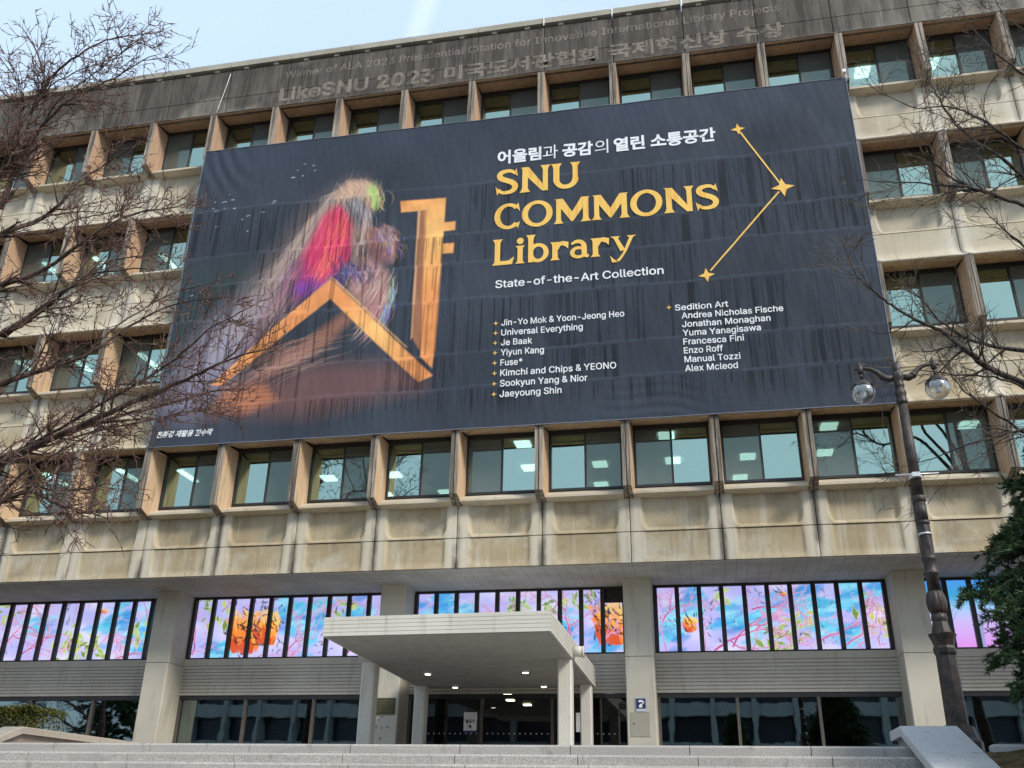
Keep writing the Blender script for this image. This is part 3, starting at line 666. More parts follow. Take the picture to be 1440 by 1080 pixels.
hair(260, [(6.25, 10.9), (6.25, 10.0), (6.15, 9.3)], (.03, -.8), .05, .022, [(.58, .37, .30), (.42, .24, .22), (.66, .52, .45), (.3, .18, .16)], .5, (.11, .18))
dk = [(.03, .02, .03), (.05, .03, .04), (.02, .02, .03)]
hair(90, [(5.5, 11.5), (5.9, 10.6), (5.95, 9.6)], (.05, -.8), .1, .016, dk, .6, (.18, .2)); hair(70, [(6.35, 10.1), (6.3, 9.3), (6.0, 9.0)], (.05, -.5), .1, .018, dk, .6, (.10, .15)); hair(80, [(6.2, 8.9), (6.8, 8.4), (6.8, 7.4)], (-.4, -.8), .12, .014, dk, .5, (.2, .2)); hair(70, [(4.5, 9.6), (4.4, 8.9), (5.2, 8.5)], (-.3, -.6), .1, .016, dk, .55, (.25, .2))
# raised fist with coloured fur
blend(poly_mask([(6.4, 10.2), (6.9, 10.2), (7.3, 9.8), (7.4, 9.1), (7.1, 8.8), (6.6, 9.0), (6.4, 9.5)], .25), (.22, .10, .10), .92)
hair(330, [(6.5, 10.05), (6.9, 10.1), (7.2, 9.7), (7.25, 9.2)], (.05, -.42), .2, .024, [(.6, .26, .10), (.34, .10, .07), (.10, .12, .5), (.16, .1, .45), (.6, .33, .28), (.28, .32, .1), (.7, .45, .3)], .6, (.16, .15))
hair(60, [(6.75, 10.05), (6.95, 10.25), (7.1, 10.1)], (.12, -.22), .2, .03, [(.38, .26, .26), (.2, .12, .12)], .7, (.06, .06))
# the lit gate emblem, orange with paler heart
def glow(poly, c0, c1, cx, cz, r, a=.93, w=.06):
    m = poly_mask(poly, w); g = np.clip(1 - np.hypot(GX - cx, GZ - cz) / r, 0, 1)[..., None]
    n = (.85 + .3 * smooth_noise(60, 40, 5))[..., None]; c = (np.array(c0) * (1 - g) + np.array(c1) * g) * n; mm = (m * a)[..., None]; img[:] = img * (1 - mm) + c * mm
OR, YE = (.80, .31, .10), (1.0, .56, .18)
glow([(5.30, 8.42), (8.84, 4.74), (8.42, 4.56), (7.05, 5.92), (5.36, 7.68), (3.9, 6.48), (2.1, 4.9), (1.72, 4.95), (3.7, 6.98)], OR, YE, 7.0, 6.4, 1.7)
for q in ([(5.25, 8.50), (5.38, 8.46), (8.0, 5.75), (7.9, 5.8)], [(5.3, 8.5), (5.2, 8.38), (2.4, 5.6), (2.2, 5.35)]): blend(poly_mask(q, .05), (.75, .45, .2), .8)
glow([(7.40, 11.16), (8.93, 11.12), (8.92, 9.7), (8.86, 5.6), (8.80, 5.0), (8.42, 5.4), (8.32, 8.0), (8.24, 10.70), (7.46, 10.72)], OR, YE, 8.6, 9.8, 2.2)
glow([(8.85, 10.16), (9.29, 10.16), (9.29, 9.84), (8.85, 9.82)], OR, YE, 8.6, 9.9, 1); glow([(8.85, 9.35), (9.28, 9.34), (9.27, 8.98), (8.85, 8.98)], OR, YE, 8.6, 9.3, 1)
blend(poly_mask([(8.06, 10.72), (8.32, 10.72), (8.40, 5.6), (8.10, 6.1)], .06), (.42, .17, .08), .75)
blend(poly_mask([(8.02, 10.72), (8.10, 10.72), (8.14, 6.1), (8.08, 6.0)], .05), (.72, .4, .2), .8)
# cloth seams, water runs and the paler ridges where the cloth rests on the facade behind it
run = np.zeros((NZ, NX)); ridge = np.zeros((NZ, NX)); col_rnd = np.random.default_rng(3)
levels = [4.30, 5.42, 7.28, 8.60, 9.70, 11.58]
for li, zl in enumerate(levels):
    zb = ([3.25] + levels)[li]; span = zl - zb - .10
    for k in range(9):
        if col_rnd.random() < .12: continue
        x = k * B + .10
        dens = col_rnd.choice([.35, .6, .9])
        while x < (k + 1) * B - .1:
            w = .022 + .06 * col_rnd.random() ** 2 * (4 if col_rnd.random() < .2 else 1); gap = (.025 + .12 * col_rnd.random() ** 2) / dens
            L = span * (1 if w > .05 else col_rnd.uniform(.3, 1.0)); z1 = zl - .09
            m = (GZ < z1 + .02 * math.sin(x * 50)) & (GZ > z1 - L); sl = col_rnd.normal(0, .018)
            d = np.abs(GX - x - w / 2 - sl * (z1 - GZ)); mm = m * soft(d - w / 2, .016); run = np.maximum(run, mm * col_rnd.uniform(.5, 1)); x += w + gap
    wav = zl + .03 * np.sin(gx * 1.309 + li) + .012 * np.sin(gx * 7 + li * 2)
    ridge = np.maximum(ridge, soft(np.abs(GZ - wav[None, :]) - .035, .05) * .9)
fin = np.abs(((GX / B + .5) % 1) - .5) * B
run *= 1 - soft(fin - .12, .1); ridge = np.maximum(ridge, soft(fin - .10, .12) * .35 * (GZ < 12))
run *= np.clip((GZ - 3.2) / .6, 0, 1)
wet = smooth_noise(14, 7, 9); run *= np.clip(.55 + .8 * wet, 0, 1)
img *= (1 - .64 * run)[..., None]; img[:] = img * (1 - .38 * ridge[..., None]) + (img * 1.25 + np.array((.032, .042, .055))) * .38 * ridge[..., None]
img *= (1 - .4 * soft(np.abs(GX % B - .02) - .006, .02))[..., None]
up_pale = np.clip((GZ - 12.6) / 1.0, 0, 1) * .5 + .35 * np.clip((3.9 - GZ) / .8, 0, 1); blend(up_pale * (.6 + .4 * tone), (.044, .056, .082), .8)
def m_banner():
    t = NT("printed_mesh_cloth", .75, .18); a = t.n.new("ShaderNodeVertexColor"); a.layer_name = "print"
    n1 = t.noise(40, (1, 1, .5), 3); n2 = t.noise(3, (1, 1, .2), 4)
    c = t.mix(t.math('MULTIPLY', n1, .25), a.outputs['Color'], t.mix(.35, a.outputs['Color'], (.08, .09, .115)))
    t.color(c); t.rough(t.ramp(n2, .3, .7, .65, .85)); return t.m
me = bpy.data.meshes.new("banner")
vx = np.empty((NZ * NX, 3)); xx = GX.ravel(); zz = GZ.ravel()
vx[:, 0] = xx; vx[:, 2] = zz
vx[:, 1] = np.array([-.675 + bdisp(a, b) for a, b in zip(xx, zz)]); vx[:, 2] = zz - .0086 * xx * np.maximum(0, zz - 3) / 11.1
BORG = (10.8, -.675, 8.5)
idx = np.arange(NZ * NX).reshape(NZ, NX); quads = np.stack([idx[:-1, :-1], idx[:-1, 1:], idx[1:, 1:], idx[1:, :-1]], -1).reshape(-1, 4)
me.vertices.add(NZ * NX); me.vertices.foreach_set('co', (vx - np.array(BORG)).ravel())
me.loops.add(quads.size); me.loops.foreach_set('vertex_index', quads.ravel().astype(np.int32))
me.polygons.add(len(quads)); me.polygons.foreach_set('loop_start', np.arange(0, quads.size, 4, dtype=np.int32))
me.polygons.foreach_set('use_smooth', np.ones(len(quads), bool)); me.update(calc_edges=True); me.validate()
at = me.color_attributes.new("print", 'FLOAT_COLOR', 'POINT'); at.data.foreach_set('color', np.concatenate([np.clip(img, 0, 1).reshape(-1, 3), np.ones((NZ * NX, 1))], 1).ravel())
me.materials.append(m_banner())
ban = ob("banner", me, None, BORG, "giant navy cloth banner with gold lettering hung over the library facade", "banner")

# ------------------------------------------------------------------ pictures on the lit display panes: coral twigs, leaves, blue washes, striped orange shapes
DX0, DX1, DZ0, DZ1 = -12.0, 29.0, -2.72, -.93
gx = np.arange(DX0, DX1, .02); gz = np.arange(DZ0, DZ1 + .01, .02); NX, NZ = len(gx), len(gz); GX, GZ = np.meshgrid(gx, gz)
img = np.empty((NZ, NX, 3)); img[:] = (.50, .48, .93)
blend(smooth_noise(60, 4, 21) ** 2, (.88, .86, 1.0), .9); blend(smooth_noise(90, 5, 22) ** 3, (.45, .50, .95), .8)
rr = random.Random(23)
def wash(cx, cz, w, h):
    for _ in range(int(40 * w * h) + 8):
        x, z = rr.gauss(cx, w * .42), rr.gauss(cz, h * .42); stroke([(x - .25, z - .05), (x, z), (x + .25, z + .06)], [.05, .20, .08], rr.choice([(.04, .40, .86), (.14, .66, .95), (.32, .84, 1.0), (.02, .26, .70), (.06, .56, .78)]), .62, .75)
    for _ in range(int(330 * w * h)):
        x, z = rr.gauss(cx, w * .45), rr.gauss(cz, h * .45); L = rr.uniform(.04, .12); stroke([(x, z), (x + L, z + rr.uniform(-.02, .05))], [.014, .008], rr.choice([(.01, .16, .50), (.02, .30, .55), (.6, .92, 1.0), (.03, .10, .35)]), .7)
def leaves(cx, cz, n, sp=.3):
    for _ in range(n):
        x, z = rr.gauss(cx, sp), rr.gauss(cz, sp); a = rr.uniform(0, 6.28); L = rr.uniform(.12, .24); c = rr.choice([(.22, .36, .05), (.36, .52, .12), (.50, .64, .22), (.16, .26, .04), (.58, .66, .14)]); dx, dz = math.cos(a) * L, math.sin(a) * L
        stroke([(x - dx, z - dz), (x, z), (x + dx, z + dz)], [.01, L * .48, .01], (.70, .82, .48), .9, .2); stroke([(x - dx, z - dz), (x, z), (x + dx, z + dz)], [.005, L * .40, .005], c, .95, .3)
        stroke([(x - dx, z - dz), (x + dx, z + dz)], [.010, .006], (.10, .18, .02), .7)
        for k in (-.4, 0, .4): stroke([(x + dx * k, z + dz * k), (x + dx * (k + .3) - dz * .3, z + dz * (k + .3) + dx * .3)], [.008, .004], (.14, .24, .03), .6)
def ink(cx, cz, n, sx, sz, ang, sw=.026, L0=.22):
    for _ in range(n):
        x, z = rr.gauss(cx, sx), rr.gauss(cz, sz); a = ang + rr.gauss(0, .5) + (x - cx) * .8; L = L0 * rr.uniform(.5, 1.3); b = rr.uniform(-.3, .3) * L; dx, dz = math.cos(a) * L, math.sin(a) * L
        stroke([(x, z), (x + dx * .3 - dz * .12, z + dz * .3 + dx * .12), (x + dx * .65 - dz * .1, z + dz * .65 + dx * .1), (x + dx, z + dz + b)], [.006, sw, sw * .7, .003], (.012, .01, .02), .95, .25)
def striped(cx, cz, rx, rz, n):
    for k in range(int(60 + 160 * rx)):      # a fan of flame-like strokes, red at the root, yellow towards the right tip
        u = rr.uniform(-1, 1); v = rr.random(); x, z = cx + u * rx * .55, cz - rz * .9 + v * rz * 1.1; up_ = rz * rr.uniform(.35, .75) * (1.15 - abs(u) * .5); ex = x + u * rx * .45 * v - rx * .12
        h = v + u * .25; c = (1.0, .66, .16) if h > .78 else ((1.0, .42, .06) if h > .45 else ((.92, .24, .03) if h > .18 else (.70, .09, .02)))
        stroke([(x, z), (x * .5 + ex * .5 + .03, z + up_ * .5), (ex, z + up_)], [rx * .10, rx * .16, .008], c, .9, .4)
    ink(cx, cz, n, rx * .5, rz * .55, 2.2, .034, .30)
def coral(x, z, a, L, w, lvl=0):
    pts = [(x, z)]; wd = [w]
    for k in range(6): a += rr.gauss(0, .22); x += math.cos(a) * L / 6; z += math.sin(a) * L / 6; pts.append((x, z)); wd.append(w * (1 - .09 * k))
    c = rr.choice([(.42, .01, .16), (.55, .03, .26), (.34, .01, .22)]); stroke(pts, [q + .012 for q in wd], (.95, .72, .92), .55, .5); stroke(pts, wd, c, .95, .35)
    for (px, pz) in pts:
        for _ in range(3): qx, qz = px + rr.gauss(0, .03), pz + rr.gauss(0, .03); stroke([(qx, qz), (qx + .012, qz)], [.014, .014], rr.choice([(.50, .02, .24), (.85, .35, .65)]), .9)
    if lvl < 3:
        for _ in range(rr.choice((2, 2, 3))):
            k = rr.randrange(2, 7); coral(*pts[k], a + rr.choice((-1, 1)) * rr.uniform(.35, .9), L * rr.uniform(.55, .8), w * .72, lvl + 1)
def beads(cx, cz, n, sx, sz):
    for _ in range(n):
        t_ = rr.gauss(0, 1); x, z = cx + sx * t_ + rr.gauss(0, .07), cz + sz * t_ + rr.gauss(0, .07); stroke([(x, z), (x + .018, z + .012)], [.013, .010], rr.choice([(.35, .08, .60), (.55, .05, .40), (.22, .12, .62)]), .85)
for q in ((-2.2, -1.5, .8, .8), (-1.4, -2.0, .5, .8), (-9.5, -1.7, 1.2, .8), (1.6, -2.45, .9, .35), (4.1, -1.9, .6, .9), (4.6, -1.4, .4, .6), (8.6, -1.4, 1.0, .8), (9.4, -1.8, .6, .6), (13.5, -2.45, .6, .3), (15.2, -2.1, .4, .7), (15.9, -1.3, .35, .5), (18.7, -1.3, .5, .5), (19.3, -1.7, .6, .8), (20.2, -1.3, .6, .6), (20.8, -1.1, .4, .3), (22.6, -1.5, .6, .9), (10.3, -2.3, .6, .5), (16.9, -1.9, .45, .5), (17.8, -1.9, .5, .6), (3.6, -1.2, .5, .5), (5.9, -1.6, .5, .7), (12.2, -2.0, .4, .7), (-5.0, -1.7, .5, .5), (-.9, -1.5, .4, .7), (19.9, -2.3, .6, .4)): wash(*q)
for q in ((-6.3, -1.1, 12, .22), (-3.7, -2.3, 24, .3), (-2.9, -2.3, 16, .25), (-1.3, -2.1, 16, .26), (.95, -1.3, 18, .3), (5.5, -1.2, 9, .16), (10.75, -1.3, 12, .2), (11.8, -1.4, 8, .16), (12.75, -1.1, 14, .22), (16.75, -1.1, 8, .14), (18.2, -2.4, 22, .26), (18.7, -2.1, 16, .24), (20.85, -1.9, 20, .3), (-8.6, -1.5, 20, .4)): leaves(*q)
striped(2.3, -1.85, .72, .8, 50); striped(2.95, -1.75, .55, .65, 34); striped(13.6, -1.8, .7, .75, 50); striped(15.75, -1.95, .26, .28, 8); striped(5.05, -1.75, .26, .3, 8); striped(18.35, -1.18, .14, .08, 2); striped(-2.75, -1.2, .16, .09, 2); striped(-10.5, -1.9, .4, .5, 14)
for q in ((3.3, -1.3, 9, .2, .3, 1.2), (5.0, -2.3, 16, .3, .2, .4), (16.3, -1.7, 18, .25, .5, 2.0), (17.7, -1.4, 9, .2, .4, 1.9), (18.5, -2.5, 14, .4, .2, 1.2), (-4.1, -1.3, 12, .2, .4, 1.0), (-3.2, -2.45, 9, .3, .15, 1.3), (13.0, -1.4, 12, .2, .3, 1.8), (3.2, -2.5, 8, .2, .12, 1.0)): ink(*q)
for q in ((-6.6, -2.6, .6, 1.5, .040), (-5.6, -2.7, .8, 1.4, .036), (-4.9, -2.6, 1.0, 1.2, .034), (-2.0, -2.7, .7, 1.2, .032), (.6, -2.6, 1.3, 1.2, .036), (1.4, -1.3, .7, .9, .026), (3.6, -2.7, .9, 1.1, .032), (5.6, -2.7, 1.2, 1.1, .034), (5.9, -1.9, .9, 1.0, .032), (11.5, -1.8, .8, 1.1, .030), (12.4, -2.6, 1.2, 1.3, .036), (15.0, -1.9, 1.2, 1.1, .032), (16.4, -2.7, .5, 1.5, .040), (16.9, -2.6, .9, 1.3, .036), (17.5, -1.6, .3, 1.2, .030), (19.2, -2.5, .5, 1.2, .030), (19.9, -2.6, .8, 1.0, .030), (-10.8, -2.6, .7, 1.4, .034), (10.0, -2.6, 1.0, 1.0, .03)): coral(*q)
for X_ in np.arange(-11, 21.4, .62):
    if rr.random() < .72: coral(X_ + rr.uniform(-.2, .2), rr.choice((-2.72, -2.6, -2.2, -1.6)), rr.uniform(.3, 1.9), rr.uniform(.7, 1.2), rr.uniform(.014, .026), 1)
    if rr.random() < .30: beads(X_, rr.uniform(-2.3, -1.3), 45, rr.uniform(.05, .25), rr.uniform(.1, .3))
    if rr.random() < .22: ink(X_, rr.uniform(-2.4, -1.2), 8, .14, .25, rr.uniform(.3, 2.2), .020, .20)
for q in ((3.9, -1.5, 110, .25, .35), (-1.9, -2.2, 80, .3, .3), (16.6, -2.4, 110, .3, .25), (19.9, -2.2, 110, .4, .3), (15.3, -1.4, 80, .15, .4), (-5.2, -2.1, 100, .5, .3), (4.6, -2.3, 70, .3, .15)): beads(*q)
# the last bay to the right shows a plain dusk gradient with tree shapes
H = (GZ - DZ0) / (DZ1 - DZ0); g3 = np.stack([np.interp(H, [0, .4, .6, .75, 1], c_) for c_ in ((.75, .60, .32, .04, .07), (.30, .50, .62, .42, .34), (.85, .92, .95, .70, .88))], -1)
m_ = (GX > 21.95)[..., None]; img[:] = np.where(m_, g3, img)
for x in (22.5, 23.3, 24.4, 25.5, 26.6):
    for k in range(7): a = rr.uniform(.9, 2.2); stroke([(x, -2.72), (x + .05, -2.2), (x + .05 + math.cos(a) * .45, -2.2 + math.sin(a) * .5), (x + math.cos(a) * .8, -1.55)], [.09, .06, .03, .01], (.30, .36, .66), .45)
for x0, x1, top, grad, f in DISPLAYS:
    xi = np.linspace(x0, x1, 27); zi = np.linspace(-2.713, top, 90); gi = np.clip(((xi - DX0) / .02), 0, NX - 1).astype(int); gj = np.clip(((zi - DZ0) / .02), 0, NZ - 1).astype(int)
    mbp = MB(); nn = len(xi); mbp.add([(x, 2.665, z) for z in zi for x in xi], [(j * nn + i, j * nn + i + 1, (j + 1) * nn + i + 1, (j + 1) * nn + i) for j in range(len(zi) - 1) for i in range(nn - 1)])
    o_ = part("display_pane", mbp, M_ART, f); at_ = o_.data.color_attributes.new("print", 'FLOAT_COLOR', 'POINT'); cc = np.clip(img[gj][:, gi], 0, 1).reshape(-1, 3); at_.data.foreach_set('color', np.concatenate([cc, np.ones((len(cc), 1))], 1).ravel())

# --- hand-drawn flared serif capitals, built from strokes; unit = cap height
def glyph(ch):
    S = []
    def stem(x, w=.20, y0=0, y1=1, f=.085, h=.2, top=True, bot=True):
        L, Rr = [], []
        for t in lin(0, 1, 5):
            o = f * (1 - t) ** 2 if bot else 0; L.append((x - w / 2 - o, y0 + h * t)); Rr.append((x + w / 2 + o, y0 + h * t))
        for t in lin(0, 1, 5):
            o = f * t ** 2 if top else 0; L.append((x - w / 2 - o, y1 - h + h * t)); Rr.append((x + w / 2 + o, y1 - h + h * t))
        S.append(list(zip(L, Rr)))
    def ring(cx, cy, rx, ry, tx, ty, a0=0, a1=360, n=40):
        S.append([((cx + rx * math.cos(R(a)), cy + ry * math.sin(R(a))), (cx + (rx - tx) * math.cos(R(a)), cy + (ry - ty) * math.sin(R(a)))) for a in lin(a0, a1, n)])
    def path(pts, wid):
        P = [Vector(p) for p in pts]; out = []
        for i in range(len(P) - 1):
            p0, p1, p2, p3 = P[max(i - 1, 0)], P[i], P[i + 1], P[min(i + 2, len(P) - 1)]
            for t in lin(0, 1, 6)[(1 if i else 0):]:
                q = .5 * ((2 * p1) + (p2 - p0) * t + (2 * p0 - 5 * p1 + 4 * p2 - p3) * t * t + (3 * p1 - p0 - 3 * p2 + p3) * t ** 3); out.append((q, wid[i] + (wid[i + 1] - wid[i]) * t))
        st = []
        for i, (q, w) in enumerate(out):
            d = (out[min(i + 1, len(out) - 1)][0] - out[max(i - 1, 0)][0]).normalized(); nrm = Vector((-d.y, d.x)) * w / 2
            st.append(((q + nrm)[:], (q - nrm)[:]))
        S.append(st)
    def strip(*pairs): S.append(list(pairs))
    if ch == 'S':
        path([(.66, .80), (.55, .905), (.38, .925), (.20, .875), (.135, .745), (.22, .625), (.41, .535), (.58, .44), (.665, .30), (.60, .14), (.42, .075), (.22, .09), (.09, .21)], [.10, .12, .14, .17, .2, .2, .19, .2, .2, .17, .14, .12, .1])
        strip(((.70, 1.02), (.62, .84)), ((.75, .68), (.63, .80))); strip(((.0, .34), (.12, .2)), ((.06, -.02), (.15, .16))); return S, .78
    if ch == 'N':
        stem(.18, .19, top=False); stem(.86, .17, bot=False); strip(((.02, 1.0), (.10, .93)), ((.30, 1.0), (.09, .80)), ((.95, .0), (.76, .0))); return S, 1.02
    if ch == 'U':
        stem(.17, .20, y0=.33, bot=False); stem(.79, .17, y0=.33, bot=False); ring(.48, .36, .41, .38, .20, .16, 180, 364, 26); return S, .95
    if ch == 'C':
        ring(.52, .5, .50, .53, .21, .13, 42, 318, 44); strip(((.87, 1.02), (.74, .86)), ((.93, .66), (.80, .82))); strip(((.74, .14), (.87, -.02)), ((.80, .18), (.93, .24))); return S, .96
    if ch == 'O': ring(.54, .5, .54, .53, .215, .14); return S, 1.08
    if ch == 'M':
        stem(.17, .17, top=False); stem(1.11, .19, top=False); strip(((.02, 1.0), (.10, .94)), ((.32, 1.0), (.10, .84)), ((.72, .30), (.62, .04))); strip(((1.26, 1.0), (1.18, .94)), ((.96, 1.0), (1.18, .84)), ((.56, .30), (.66, .04))); return S, 1.28
    if ch == 'L':
        stem(.16, .20); strip(((.10, 0.0), (.10, .15)), ((.58, 0.0), (.52, .15)), ((.70, .0), (.60, .17)), ((.76, .28), (.72, .26))); return S, .78
    if ch == 'i':
        stem(.17, .19, 0, .68, .075, .14); ring(.17, .86, .125, .125, .1249, .1249, 0, 360, 24); return S, .36
    if ch == 'b':
        stem(.16, .19, 0, 1.06, .08, .2, True, False); ring(.43, .35, .37, .37, .18, .13); return S, .82
    if ch == 'r':
        stem(.17, .19, 0, .70, .075, .14); path([(.24, .42), (.32, .58), (.44, .63), (.55, .58)], [.10, .14, .16, .18]); strip(((.48, .70), (.52, .52)), ((.66, .66), (.64, .40))); return S, .64
    if ch == 'a':
        ring(.33, .22, .30, .23, .16, .11); path([(.08, .55), (.25, .635), (.42, .61), (.52, .48), (.53, .25), (.55, .12), (.68, .04)], [.08, .13, .15, .18, .19, .17, .10]); return S, .72
    if ch == 'y':
        strip(((.02, .70), (.36, .70)), ((.14, .62), (.29, .62)), ((.36, .12), (.53, .16))); strip(((.60, .70), (.92, .70)), ((.68, .62), (.81, .62)), ((.44, .04), (.57, .10)), ((.30, -.14), (.42, -.14)), ((.22, -.20), (.30, -.27)))
        strip(((.0, -.02), (.10, -.13)), ((.06, -.28), (.26, -.28))); return S, .9
    return S, .5
def put_serif(mb, word, x0, x1, base, cap):
    x = 0; items = []
    for ch in word:
        S, adv = glyph(ch); items.append((x, S)); x += adv + .035
    sx = (x1 - x0) / (x - .035); layer = 0
    for ox, S in items:
        for st in S:
            layer = (layer + 1) % 6
            v = []; f = []
            for a, b in st:
                for q in (a, b): v.append(on_banner(x0 + (ox + q[0]) * sx, base + q[1] * cap, .014 + .0012 * layer))
            f = [(2 * i, 2 * i + 1, 2 * i + 3, 2 * i + 2) for i in range(len(st) - 1)]
            mb.add(v, f)
def m_print(name, col, var):
    t = NT(name, .65, .3); s = t.noise(8, (1, 1, .1), 5); x, y, z = t.xyz()
    t.color(t.mix(t.math('MULTIPLY', t.ramp(s, .5, .66), .6), col, var)); return t.m
M_GOLD = m_print("gold_print", (0.80, .50, .115), (.66, .33, .05)); M_PWHITE = m_print("white_print", (0.74, .75, .76), (.55, .56, .58))
for q in (("SNU", 10.56, 13.28, 11.0, .99), ("COMMONS", 10.54, 17.46, 9.68, .93), ("Library", 10.55, 14.92, 8.36, .94)): mb = MB(); put_serif(mb, *q); part("title_lettering", mb, M_GOLD, ban)

mb = MB(); pb = lambda x, z: on_banner(x, z, .014)
for s, a, b, bo in (("어울림", 10.6, 12.04, .034), ("과", 12.09, 12.58, 0), ("공감", 12.72, 13.70, .034), ("의", 13.76, 14.19, 0), ("열린", 14.36, 15.34, .034), ("소통공간", 15.52, 17.52, .034)): put_text(mb, s, a, b, 12.22, .55, bo, pb, fit_h=True)
part("tagline_lettering", mb, M_PWHITE, ban)
mb = MB(); put_text(mb, "State-of-the-Art Collection", 10.65, 15.69, 7.56, .26, .012, pb); part("subtitle_lettering", mb, M_PWHITE, ban)
left = [("Jin-Yo Mok & Yoon-Jeong Heo", 14.50), ("Universal Everything", 13.29), ("Je Baak", 11.80), ("Yiyun Kang", 12.15), ("Fuse*", 11.52), ("Kimchi and Chips & YEONO", 14.22), ("Sookyun Yang & Nior", 13.40), ("Jaeyoung Shin", 12.66)]
sm = MB()
def star(mb, x, z, r, inner=.3, lift=.015):
    pts = [on_banner(x, z, lift)]
    for k in range(8):
        q = r if k % 2 == 0 else r * inner; a = R(45 * k + 4); pts.append(on_banner(x + q * math.cos(a), z + q * math.sin(a), lift))
    mb.add(pts, [(0, 1 + k, 1 + (k + 1) % 8) for k in range(8)])
for i, (s, xe) in enumerate(left):
    z = 6.23 - .3325 * i; mb = MB(); put_text(mb, s, 10.87, xe, z, .20, .012, pb); part('name_lettering', mb, M_PWHITE, ban); star(sm, 10.70, z + .10, .085)
right = [("Sedition Art", 15.95, 17.44), ("Andrea Nicholas Fische", 16.12, 18.92), ("Jonathan Monaghan", 16.12, 18.55), ("Yuma Yanagisawa", 16.12, 18.26), ("Francesca Fini", 16.12, 17.78), ("Enzo Roff", 16.12, 17.19), ("Manual Tozzi", 16.12, 17.64), ("Alex Mcleod", 16.12, 17.55)]
for i, (s, xa, xe) in enumerate(right): mb = MB(); put_text(mb, s, xa, xe, 6.28 - .281 * i, .19, .012, pb); part('name_lettering', mb, M_PWHITE, ban)
star(sm, 15.78, 6.40, .085)
part("bullet_star", sm, M_GOLD, ban, kind='stuff')
mb = MB(); put_text(mb, "친환경 재활용 현수막", .22, 2.06, 3.27, .22, .03, pb, .25, True)
part("footnote_lettering", mb, M_PWHITE, ban)
mb = MB(); SP = [(18.21, 12.60), (19.32, 10.23), (16.91, 7.38)]
for (x, z), r in zip(SP, (.22, .34, .24)): star(mb, x, z, r, .38)
for (a, c), (b, d) in ((SP[0], SP[1]), (SP[1], SP[2])):
    n = 30; ln = Vector((b - a, d - c)).normalized(); w = .024
    vs = []
    for i in range(n + 1):
        t = .05 + .9 * i / n; x, z = a + (b - a) * t, c + (d - c) * t
        vs += [on_banner(x - ln.y * w, z + ln.x * w, .013), on_banner(x + ln.y * w, z - ln.x * w, .013)]
    mb.add(vs, [(2 * i, 2 * i + 1, 2 * i + 3, 2 * i + 2) for i in range(n)])
part("constellation", mb, M_GOLD, ban)
# hem rope along the edges of the cloth
mb = MB()
for e in ([(x, BZ1) for x in lin(BX0, BX1, 120)], [(x, BZ0) for x in lin(BX0, BX1, 120)], [(BX0, z) for z in lin(BZ0, BZ1, 60)], [(BX1, z) for z in lin(BZ0, BZ1, 60)]): mb.tube([on_banner(x, z, .004) for x, z in e], .016, 5)
part("hem_rope", mb, m_plain("grey_rope", (.16, .17, .21), .8), ban)
# small white floodlight at the upper corner of the banner
fl = ob("floodlight", None, None, (21.58, -.72, 14.05), "small white floodlight clamped to the upper corner of the banner", "light fixture")
part("housing", MB().box(21.50, 21.60, -.82, -.70, 14.10, 14.20), M_WPAINT, fl); part("bracket", MB().tube([(21.56, -.72, 14.10), (21.60, -.68, 14.0), (21.62, -.66, 13.86)], .018, 6), M_STEEL, fl)

# ------------------------------------------------------------------ entrance canopy
can = ob("entrance_canopy", None, None, (10.8, -2, LAND), "cream ribbed concrete entrance canopy on four square posts above the stairs", "canopy")
CZ = -3.73
P4 = [(8.55, -6.22), (13.28, -6.35), (13.14, 2.1), (8.16, 2.1)]
ZT = [-3.345, -3.335, -3.20, -3.20]
def offs(d):   # inset corner points
    return [(P4[0][0] + d, P4[0][1] + d), (P4[1][0] - d, P4[1][1] + d), (P4[2][0] - d, P4[2][1] - d), (P4[3][0] + d, P4[3][1] - d)]
mb = MB(); n = 5; rings = []
for i in range(n):
    t0, t1 = i / n, (i + 1) / n
    for t, d in ((t0 + .012, 0.0), (t1 - .022, 0.0), (t1 - .018, .007), (t1 + .008, .007)):
        rings.append([(x, y, CZ + (zt - CZ) * min(t, 1)) for (x, y), zt in zip(offs(d), ZT)])
vs = [p for r_ in rings for p in r_]; fs = [(4 * i + j, 4 * i + (j + 1) % 4, 4 * (i + 1) + (j + 1) % 4, 4 * (i + 1) + j) for i in range(len(rings) - 1) for j in range(4)]
m_ = len(rings) - 1; fs += [(3, 2, 1, 0), (4 * m_, 4 * m_ + 1, 4 * m_ + 2, 4 * m_ + 3)]
mb.add(vs, fs); part("roof_slab", mb, M_CANOPY, can)
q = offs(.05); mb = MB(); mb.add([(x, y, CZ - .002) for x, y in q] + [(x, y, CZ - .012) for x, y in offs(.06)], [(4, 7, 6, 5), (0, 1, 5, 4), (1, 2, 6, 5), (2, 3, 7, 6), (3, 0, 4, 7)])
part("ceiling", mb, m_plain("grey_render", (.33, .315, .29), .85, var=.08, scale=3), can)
for x0, x1, y0 in ((8.17, 8.50, -2.78), (12.88, 13.20, -3.02), (8.20, 8.52, 1.40), (12.80, 13.10, 1.40)):
    mb = MB(); c = .03; y1 = y0 + .36; g = .006
    pr = [(x0 + c, y0), (x0, y0 + c), (x0, y1 - c), (x0 + c, y1), (x1 - c, y1), (x1, y1 - c), (x1, y0 + c), (x1 - c, y0)]
    for i in (3, 2, 1): xg = x0 + (x1 - x0) * i / 4; pr += [(xg + g, y0), (xg, y0 + g), (xg - g, y0)]
    mb.prism(pr, LAND, CZ - .013, 'z'); part("post", mb, M_CANOPY, can)
M_DOWN = m_emit("downlight_glow", (1, .9, .72), 6, "AUTO")
